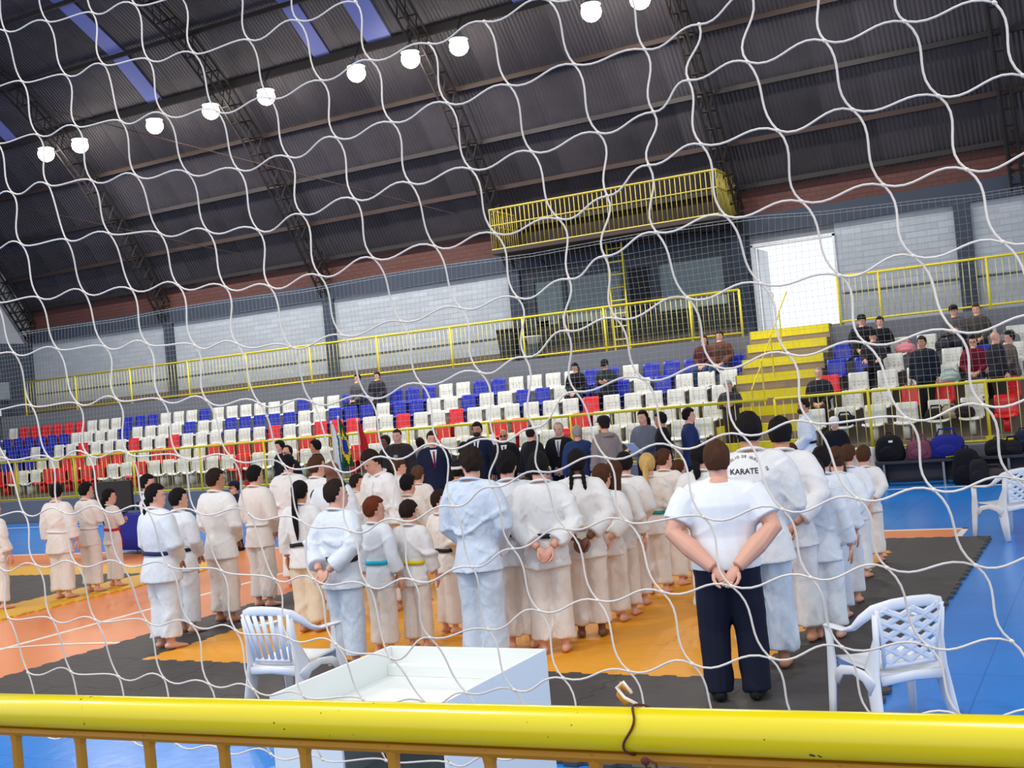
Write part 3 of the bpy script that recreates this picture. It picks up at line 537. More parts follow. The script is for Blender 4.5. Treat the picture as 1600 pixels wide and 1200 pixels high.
def head_frame(p):
    H = p['H']; hh = p['hh']
    rot = (Matrix.Rotation(R(p.get('hyaw', 0)), 3, 'Z') @ Matrix.Rotation(R(p.get('hpitch', 0)), 3, 'X'))
    piv = np.array((0, .012 * H, H - hh * .98)) + p['off']
    return np.array(rot), piv
def hp(p, x, y, z):
    """head-local coordinates in head heights, z from chin"""
    rot, piv = head_frame(p); hh = p['hh']
    return piv + rot @ (np.array((x, y, z - .0)) * hh)
def build_raw(p):
    """raw overlapping volumes: body, top, trousers (all in metres, facing +Y)"""
    H = p['H']; b = p.get('b', 1.0); kid = H < 1.5
    hh = p['hh'] = H / (6.95 if H > 1.62 else 6.6 if H > 1.48 else 6.2 if H > 1.3 else 5.8)
    sit = p.get('sit', False)
    p['off'] = np.array((0., 0., 0.))
    if sit: p['off'] = np.array((0., 0., p.get('seat', .44) + .05 - .49 * H))
    off = p['off']; lean = p.get('lean', 0.0)
    def T(x, y, z):          # body space point in fractions of H, with lean from hips
        y2 = y + max(0, z - .5) * lean
        return np.array((x * H, y2 * H, z * H)) + off
    b = p['b'] = 1 + (b - 1) * .75
    chin = (H - .98 * hh) / H; shz = chin - .052; sw = .104 * (.5 + .5 * b); zm = lambda z: z if z < .61 else .61 + (z - .61) * (shz - .61) / .195
    B = M()
    def oval(z, rx, ry, yo=0, n=16, inf=0.0, base=None):
        th = np.linspace(0, 2 * np.pi, n, endpoint=False); c = T(0, yo, z)
        return np.stack([c[0] + np.cos(th) * (rx * H + inf), c[1] + np.sin(th) * (ry * H + inf), np.full(n, c[2])], 1)
    prof = [(.47, .080, .058), (.52, .092, .064), (.56, .088, .06), (.62, .078, .054), (.68, .085, .058), (.74, .094, .06), (.79, .094, .052), (.815, .07, .044), (.838, .045, .037), (.86, .032, .033)]
    prof = [(zm(z), rx * b * .92, ry * (1 + (b - 1) * 1.15)) for z, rx, ry in prof]
    B.rings([oval(z, rx, ry) for z, rx, ry in prof])
    # neck and head
    rot, piv = head_frame(p)
    B.tube([T(0, -.006, shz - .01), T(0, -.002, shz + .03), hp(p, 0, -.06, .12), hp(p, 0, -.04, .4)], [(.04 * H, .038 * H), (.031 * H, .032 * H), (.25 * hh, .27 * hh), (.26 * hh, .28 * hh)], 12)
    def E(c, r, nu=14, nv=10): B.ell(hp(p, *c), np.array(r) * hh, nu, nv, rot=rot)
    E((0, -.04, .62), (.31, .385, .375)); E((0, .06, .34), (.25, .28, .29)); E((0, .2, .14), (.13, .13, .12))
    E((0, .335, .43), (.05, .1, .1), 8, 6); E((0, .3, .23), (.13, .07, .06), 8, 6); E((0, .28, .6), (.2, .08, .06), 10, 6)
    for s in (-1, 1): E((s * .315, -.03, .46), (.045, .1, .135), 8, 6)
    # arms
    pose = p.get('arms', 'side'); el = .165; armr = .031 * (.6 + .4 * b) * p.get('armf', 1) 
    P = []
    for s in (-1, 1):
        sh = (s * sw, 0, shz - .005)
        a = pose if isinstance(pose, str) else pose[0 if s < 0 else 1]
        if a == 'side': e, w_ = (s * (sw + .035), -.008, .64), (s * (sw + .048), .03, .505)
        elif a == 'back': e, w_ = (s * (sw + .045), -.055, .655), (s * .035, -.098 - .03 * b, .545)
        elif a == 'backwide': e, w_ = (s * (sw + .066), -.05, .665), (s * .045, -.10 - .03 * b, .535)
        elif a == 'front': e, w_ = (s * (sw + .04), .0, .64), (s * .03, .11, .53)
        elif a == 'phone': e, w_ = (s * (sw + .03), .02, .65), (s * .04, .15, .68)
        elif a == 'lap': e, w_ = (s * (sw + .035), .02, .65), (s * .05, .16, .56)
        elif a == 'crossed': e, w_ = (s * (sw + .03), .03, .66), (s * -.02, .11, .67)
        elif a == 'hip': e, w_ = (s * (sw + .08), -.03, .65), (s * (sw + .01), .02, .56)
        elif a == 'forward': e, w_ = (s * (sw + .02), .03, .66), (s * .09, .17, .63)
        sh, e, w_ = T(*sh), T(*e), T(*w_); P.append((s, a, sh, e, w_))
        r = armr * H
        B.tube([sh, sh * .5 + e * .5, e, e * .55 + w_ * .45, w_], [r * .9, r * 1.1, r * .92, r * .95, r * .62], 10, roundcap=False)
    p['arm'] = P
    # legs
    lg = []
    for s in (-1, 1):
        st = p.get('stance', .052)
        if sit:
            hip = T(s * .05, 0, .49); kn = np.array((s * (.075 + .02 * p.get('spread', 0)) * H, .245 * H, off[2] + .5 * H)); an = np.array((s * .075 * H, .255 * H - .02, max(.05, kn[2] - .25 * H)))
        else:
            hip = T(s * .048, 0, .49); kn = T(s * st, .012, .27); an = T(s * (st + .003), -.005, .045)
        lg.append((s, hip, kn, an))
        k_ = H * (.5 + .5 * b)
        B.tube([hip, hip * .5 + kn * .5, kn, kn * .6 + an * .4, an], [.052 * k_, .046 * k_, .031 * k_, .032 * k_, .02 * k_], 10, roundcap=True)
        ty = R(p.get('toe', 8)) * -s; d = np.array((math.sin(-ty), math.cos(ty), 0))
        B.tube([an + d * -.028 * H + (0, 0, -.02 * H), an + (0, 0, -.018 * H), an + d * .05 * H + (0, 0, -.028 * H), an + d * .095 * H + (0, 0, -.034 * H)],
               [(.02 * H, .02 * H), (.023 * H, .026 * H), (.027 * H, .016 * H), (.022 * H, .009 * H)], 10, ref=(0, 0, 1), roundcap=True)
    p['leg'] = lg
    # ---- top garment
    J = M(); kind = p['kind']
    if kind == 'gi':
        pj = [(p.get('hem', .43), .118, .088), (.48, .108, .08), (.535, .098, .071), (.575, .088, .062), (.59, .085, .06), (.605, .088, .062), (.64, .097, .068), (.69, .103, .07), (.745, .106, .07), (.785, .102, .063), (.812, .088, .054), (.832, .064, .048), (.85, .046, .042)]
        slv = 1.42; end = p.get('sleeve', .8)
    elif kind == 'suit':
        pj = [(.445, .104, .072), (.5, .104, .074), (.56, .096, .068), (.62, .092, .062), (.69, .104, .068), (.75, .112, .07), (.79, .108, .062), (.815, .088, .052), (.836, .06, .044), (.85, .042, .04)]
        slv = 1.18; end = .97
    elif kind == 'tshirt':
        pj = [(.515, .1, .075), (.54, .099, .074), (.58, .094, .07), (.64, .092, .064), (.7, .1, .067), (.76, .108, .068), (.79, .102, .06), (.815, .084, .05), (.832, .06, .043), (.845, .043, .039)]
        slv = 1.32; end = 0
    else:
        pj = [(.48, .1, .072), (.5, .104, .076), (.56, .1, .072), (.62, .096, .066), (.69, .104, .07), (.75, .11, .07), (.79, .106, .062), (.815, .086, .052), (.836, .062, .048), (.853, .046, .044)]
        slv = 1.3; end = .95
    pj = [(zm(z), rx * b, ry * (1 + (b - 1) * 1.15)) for z, rx, ry in pj]
    if sit: pj = [q_ for q_ in pj if q_[0] > .475]
    J.rings([oval(z, rx, ry) for z, rx, ry in pj]); p['pj'] = pj; p['oval'] = oval; p['T'] = T
    for s in (-1, 1): J.tube([T(0, -.004, shz + .012), T(s * .055, -.002, shz + .01), T(s * sw * .96, 0, shz + .002)], [(.046 * H * b, .042 * H), (.042 * H, .042 * H), (.036 * H * slv / 1.2, .036 * H * slv / 1.2)], 10, roundcap=True)
    for s, a, sh, e, w_ in P:
        r = armr * H * slv
        if end == 0:
            m_ = sh + (e - sh) * .72
            J.tube([sh - (s * .012 * H, 0, 0), sh * .6 + m_ * .4, m_], [r * 1.15, r * 1.12, r * 1.1], 12, roundcap=False)
        else:
            w2 = e + (w_ - e) * end
            fl = 1.12 if kind == 'gi' else .78
            J.tube([sh - (s * .015 * H, 0, 0), sh * .6 + e * .4, e, e * .5 + w2 * .5, w2], [r * 1.12, r * 1.1, r * 1.0, r * (1.04 if kind == 'gi' else .88), r * fl], 12)
    # ---- trousers
    Tm = M(); L_ = 1.0
    wide = kind == 'gi'
    zt = .575 if not sit else .53
    Tm.rings([oval(z, rx * b, ry * (1 + (b - 1) * 1.1)) for z, rx, ry in ((.455, .085, .066), (.49, .094, .071), (.53, .095, .07), (zt, .086, .061))])
    for s, hip, kn, an in lg:
        k_ = H * (.55 + .45 * b); hem = p.get('trhem', .12 if wide else -.05)
        a2 = an + (kn - an) * hem
        rr = (.066, .062, .056, .056, .058) if wide else (.062, .055, .042, .04, .037)
        if p.get('trw'): rr = (.068, .064, .054, .05, .048)
        if sit: rr = (.062, .056, .046, .04, .037)
        Tm.tube([hip, hip * .5 + kn * .5, kn, kn * .5 + a2 * .5, a2], [v_ * k_ for v_ in rr], 12)
        if sit: Tm.ell(kn, np.array((.046, .046, .046)) * k_)
    p['raw'] = (B, J, Tm)

def remesh_batch(jobs):
    """jobs: list of (M, voxel, smooth); one depsgraph evaluation for them all"""
    tmp = []
    for q, vx, it in jobs:
        me = q.mesh('tmp', MATS['concrete']); o = bpy.data.objects.new('tmp', me); C.objects.link(o)
        r = o.modifiers.new('r', 'REMESH'); r.mode = 'VOXEL'; r.voxel_size = vx; r.use_smooth_shade = True
        if it: s_ = o.modifiers.new('s', 'SMOOTH'); s_.factor = .5; s_.iterations = it
        tmp.append(o)
    dg = bpy.context.evaluated_depsgraph_get(); out = []
    for o in tmp:
        me = bpy.data.meshes.new_from_object(o.evaluated_get(dg)); me.materials.clear(); out.append(me)
    for o in tmp:
        me = o.data; bpy.data.objects.remove(o); bpy.data.meshes.remove(me)
    return out
def coords(me):
    a = np.empty(len(me.vertices) * 3); me.vertices.foreach_get('co', a); return a.reshape(-1, 3)
def folds(me, p, amp, seed, part):
    """cloth folds as real displacement"""
    v = coords(me); n = np.empty(len(v) * 3); me.vertices.foreach_get('normal', n); n = n.reshape(-1, 3)
    rs = np.random.RandomState(seed); H = p['H']; z = (v[:, 2] - p['off'][2]) / H; d = np.zeros(len(v))
    for k in range(9):
        if part == 'top': f = np.array((rs.uniform(-9, 9), rs.uniform(-7, 7), rs.uniform(7, 26) * rs.choice((-1, 1))))
        else: f = np.array((rs.uniform(10, 26) * rs.choice((-1, 1)), rs.uniform(-20, 20), rs.uniform(-5, 5)))
        warp = 1.3 * np.sin(v @ (f[[2, 0, 1]] * .35) + k)
        mask = np.clip(np.sin(v @ (f[[1, 2, 0]] * .45) + rs.uniform(0, 6.3)), 0, 1)
        d += rs.uniform(.5, 1) * ((1 - np.abs(np.sin(v @ f * .5 + rs.uniform(0, 6.3) + warp))) ** 3 - .25) * mask
    w_ = (.55 + .9 * np.exp(-((z - .64) / .06) ** 2)) * (1 - .9 * np.exp(-((z - .59) / .022) ** 2)) if part == 'top' else .7 + .7 * np.exp(-((z - .12) / .1) ** 2)
    v = v + n * (np.maximum(d, -.12) * w_ * amp * H)[:, None]
    me.vertices.foreach_set('co', v.ravel()); me.update()
def join_into(me, q, mats):
    """append shapes collected in q (with material numbers) to mesh me"""
    v = coords(me); nv = len(v)
    lt = np.empty(len(me.loops), int); me.loops.foreach_get('vertex_index', lt)
    ls = np.empty(len(me.polygons), int); me.polygons.foreach_get('loop_start', ls); lc = np.empty(len(me.polygons), int); me.polygons.foreach_get('loop_total', lc)
    q2 = q.arr(); lt2 = np.concatenate([np.array(f) for f in q.f]) + nv; lc2 = np.array([len(f) for f in q.f])
    L = np.concatenate([lt, lt2]); Cn = np.concatenate([lc, lc2]); S_ = np.concatenate([[0], np.cumsum(Cn)[:-1]])
    m2 = bpy.data.meshes.new(me.name); m2.vertices.add(nv + len(q2)); m2.vertices.foreach_set('co', np.concatenate([v, q2]).ravel())
    m2.loops.add(len(L)); m2.loops.foreach_set('vertex_index', L.astype(np.int32)); m2.polygons.add(len(Cn)); m2.polygons.foreach_set('loop_start', S_.astype(np.int32))
    for x in mats: m2.materials.append(x)
    m2.polygons.foreach_set('material_index', np.concatenate([np.zeros(len(lc), int), np.array(q.m)]).astype(np.int32))
    m2.update(calc_edges=True); m2.validate(); m2.polygons.foreach_set('use_smooth', [True] * len(m2.polygons))
    bpy.data.meshes.remove(me)
    return m2
def hand(q, w_, dirv, palm_n, s, H, curl=.5):
    """palm and five fingers from the wrist; palm_n = direction the palm faces, s = side"""
    d = np.asarray(dirv, float); d /= np.linalg.norm(d); n = np.asarray(palm_n, float); n -= d * (n @ d); n /= np.linalg.norm(n); t = np.cross(d, n) * s
    hl = .105 * H
    pc = w_ + d * hl * .32
    rot = np.stack([t, n, d], 1)
    q.ell(pc, (hl * .22, hl * .11, hl * .34), 10, 7, rot=rot)
    base = w_ + d * hl * .55
    for i, (off, ln) in enumerate(((-.16, .40), (-.055, .46), (.05, .43), (.15, .34))):
        a = base + t * off * hl; k = curl * (1 + .12 * i); r = hl * .052; p_ = [a - d * .1 * hl, a]; dirn = d.copy()
        for j in range(3):
            ang = k * (.7 if j else .45); dirn = dirn * math.cos(ang) + n * math.sin(ang); dirn -= t * (dirn @ t); dirn /= np.linalg.norm(dirn)
            # rotate remaining normal along
            p_.append(p_[-1] + dirn * hl * ln * (.42, .32, .26)[j])
        q.tube(p_, [r * 1.1, r * 1.1, r, r * .92, r * .75], 6, roundcap=True)
    a = w_ + d * hl * .18 - t * hl * .16
    q.tube([a, a + (-t * .7 + d * .6 + n * .2) * hl * .2, a + (-t * .75 + d * 1.1 + n * .45) * hl * .3, a + (-t * .7 + d * 1.5 + n * .7) * hl * .32], [hl * .085, hl * .07, hl * .06, hl * .045], 6, roundcap=True)

def hair_mesh(p, style, seed):
    hh = p['hh']; rs = np.random.RandomState(seed); rot, piv = head_frame(p); q = M()
    nu, nv = 44, 26; v = []; jit = rs.uniform(-1, 1, (27, 44)); jit = (jit + np.roll(jit, 1, 0) + np.roll(jit, 2, 0)) / 2
    ph = rs.uniform(0, 6, 6)
    for i in range(nv + 1):
        a = math.pi * i / nv
        for j in range(nu):
            th = 2 * math.pi * j / nu
            d = np.array((math.sin(a) * math.cos(th), math.sin(a) * math.sin(th), math.cos(a)))
            thick = 1.14 + (.05 if style in ('short', 'wavy', 'bowl') else .03)
            if style == 'crop': thick = 1.05
            if style == 'wavy': thick = 1.2
            if style == 'bowl': thick = 1.16
            wob = .012 * math.sin(7 * th + ph[0]) + .012 * math.sin(9 * a + 5 * th + ph[1]) + .01 * math.sin(17 * th + ph[2])
            wob = wob * (3.0 if style == 'wavy' else 1.5) + (.022 if style == 'wavy' else .013) * jit[i, j]
            r = thick + wob
            y, z = d[1], d[2]
            low = -.72 if style not in ('crop',) else -.5
            if style in ('bowl', 'long'): low = -.62
            keep = True
            front = y > .15
            if front and z < .42 - (.2 if style == 'bowl' else 0) and y > .38: keep = False
            if front and y <= .38 and z < .0: keep = False
            if (not front) and z < low: keep = False
            if y > -.12 and z < -.28 and style != 'long': keep = False
            if style == 'bald' and (z > .1 or y > 0): keep = False
            if style == 'receding' and front and z < .75: keep = False
            if not keep: r = .86
            v.append(hp(p, d[0] * .31 * r, -.04 + d[1] * .385 * r, .62 + d[2] * .375 * (r if z > 0 else r * (1.22 if not front else 1.0))))
    f = []
    for i in range(nv):
        for j in range(nu):
            a, b_ = i * nu + j, i * nu + (j + 1) % nu
            f.append((a, a + nu, b_ + nu, b_))
    q.add(v, f)
    def P_(x, y, z): return hp(p, x, y, z)
    if style == 'ponytail':
        Ln = p.get('hairlen', 1.6); q.ell(P_(0, -.44, .62), np.array((.11, .1, .11)) * hh, 10, 7)
        pts = [P_(0, -.42, .66), P_(0, -.54, .5)]; c = P_(0, -.5, .2)
        for k in range(1, 5): pts.append(c + np.array((math.sin(k * 1.3 + seed) * .03, -.06 - .015 * k, -Ln * .25 * k)) * hh)
        q.tube(pts, [.09 * hh, .13 * hh, .14 * hh, .13 * hh, .1 * hh, .03 * hh], 9, roundcap=True)
    if style == 'lowtail':
        Ln = p.get('hairlen', 1.6); pts = []
        c = P_(0, -.42, .3)
        for k in range(6): pts.append(c + np.array((math.sin(k * .8 + seed) * .05 * k / 3, -.03 * min(k, 3), -Ln * .2 * k)) * hh)
        q.tube(pts, [.17 * hh, .16 * hh, .13 * hh, .15 * hh, .11 * hh, .03 * hh], 9, roundcap=True)
    if style == 'long':
        Ln = p.get('hairlen', 1.4)
        pts = [P_(0, -.22, .62), P_(0, -.3, .3)] + [P_(0, -.3, .3) + np.array((0, -.05 - .03 * k, -Ln * .25 * k)) * hh for k in range(1, 5)]
        q.tube(pts, [(.3 * hh, .2 * hh), (.34 * hh, .2 * hh), (.33 * hh, .15 * hh), (.3 * hh, .12 * hh), (.26 * hh, .1 * hh), (.12 * hh, .04 * hh)], 14, ref=(0, 1, 0), roundcap=True)
        for k in range(9):
            x = -.26 + .065 * k; L2 = Ln * rs.uniform(.85, 1.05)
            pts = [P_(x * .9, -.42, .5)] + [P_(x, -.44, .3) + np.array((math.sin(i_ * 1.6 + k * 2) * .04, -.05 - .03 * i_, -L2 * .25 * i_)) * hh for i_ in range(0, 5)]
            q.tube(pts, [.05 * hh] * 5 + [.015 * hh], 6)
    if style == 'braids':
        for s in (-1, 1):
            pts, rr = [], []
            c = P_(s * .2, -.34, .22)
            for k in range(15):
                pts.append(c + np.array((s * .03 * k / 4, -.02 * min(k, 5), -.085 * k)) * hh); rr.append(hh * (.085 + .02 * (k % 2)) * (1 - k / 26))
            q.tube(pts, rr, 8, roundcap=True)
    if style == 'bun': q.ell(P_(0, -.46, .72), np.array((.15, .13, .14)) * hh, 12, 8)
    return q
def cap_mesh(p, brim=True):
    hh = p['hh']; rot, _ = head_frame(p); q = M()
    th = np.linspace(0, 2 * np.pi, 22, endpoint=False)
    def ring(r, z, yo=-.04): return np.array([hp(p, math.cos(t) * .395 * r, yo + math.sin(t) * .485 * r, z) for t in th])
    q.rings([ring(.97, .66), ring(1.0, .68), ring(1.0, .84), ring(.87, 1.0), ring(.52, 1.1), ring(.1, 1.13)])
    if brim:
        fv = [hp(p, x * .33, .34 + .34 * math.sqrt(max(0, 1 - x * x)), .71 - .03 * abs(x)) for x in np.linspace(-1, 1, 11)]; bv_ = [hp(p, x * .35, .27, .72) for x in np.linspace(-1, 1, 11)]
        up_ = np.array((0, 0, .018 * hh))
        n = 11; q.add(fv + bv_ + [a + up_ for a in fv] + [a + up_ for a in bv_], [(i, i + 1, n + i + 1, n + i) for i in range(n - 1)] + [(2 * n + i, 3 * n + i, 3 * n + i + 1, 2 * n + i + 1) for i in range(n - 1)] + [(i, 2 * n + i, 2 * n + i + 1, i + 1) for i in range(n - 1)])
    return q

def belt_shapes(p, root, color, z=.59, wd=.024):
    if color == 'white': wd = .018
    H = p['H']; b = p.get('b', 1); m = mat('belt_' + color, BELT[color], .7, .3)
    prof = sorted(p['pj']); zz_ = [a[0] for a in prof]; rx = np.interp(z, zz_, [a[1] for a in prof]) + .0075; ry = np.interp(z, zz_, [a[2] for a in prof]) + .0085
    th = np.linspace(0, 2 * np.pi, 36, endpoint=False); c = p['T'](0, 0, z); tl = R(random.Random(int(H * 1000)).uniform(-4, 4))
    def ring(rad, dz): return np.stack([c[0] + np.cos(th) * (rx * H + rad), c[1] + np.sin(th) * (ry * H + rad), np.full(36, c[2] + dz) + np.cos(th) * rx * H * math.tan(tl) + .004 * np.sin(3 * th)], 1)
    h = wd * H / 2; q = M(); rr = [ring(-.012, -h), ring(.006, -h), ring(.008, 0), ring(.006, h), ring(-.012, h)]
    q.rings(rr + [rr[0]], caps=False)
    y = c[1] + ry * H + .012
    q.ell((0, y + .004, c[2]), (.035, .018, .024), 10, 6)
    o = q.build('belt', m, root, smooth=True)
    for s in (-1, 1):
        q = M(); q.tube([(s * .01, y, c[2]), (s * .045, y + .012, c[2] - .1 * H), (s * .06, y + .006, c[2] - .19 * H)], [(.019, .003)] * 3, 6)
        q.build('belt_end', m, o)
    return o
def front_patch(p, z0, z1, w0, w1, infl=.004, n=5, x0=0.0):
    """thin slab following the front of the top garment"""
    H = p['H']; prof = sorted(p['pj']); zs = [a[0] for a in prof]; V = []; F = []
    for i in range(n + 1):
        z = z0 + (z1 - z0) * i / n; hw = w0 + (w1 - w0) * i / n
        rx = np.interp(z, zs, [a[1] for a in prof]) * H; ry = np.interp(z, zs, [a[2] for a in prof]) * H; c = p['T'](0, 0, z)
        for j in range(5):
            x = (x0 + hw * (-1 + j / 2)) * H; y = ry * math.sqrt(max(0, 1 - (x / rx) ** 2))
            V.append((x, c[1] + y + infl, c[2])); 
        for j in range(5): V.append((V[-5][0], V[-5][1] - .02, V[-5][2]))
    for i in range(n):
        for j in range(4):
            a = i * 10 + j; F.append((a, a + 1, a + 11, a + 10)); F.append((a + 5, a + 15, a + 16, a + 6))
        a = i * 10; F += [(a, a + 10, a + 15, a + 5), (a + 4, a + 9, a + 19, a + 14)]
    F += [(0, 5, 6, 1), (1, 6, 7, 2), (2, 7, 8, 3), (3, 8, 9, 4)]
    q = M(); q.add(V, F); return q

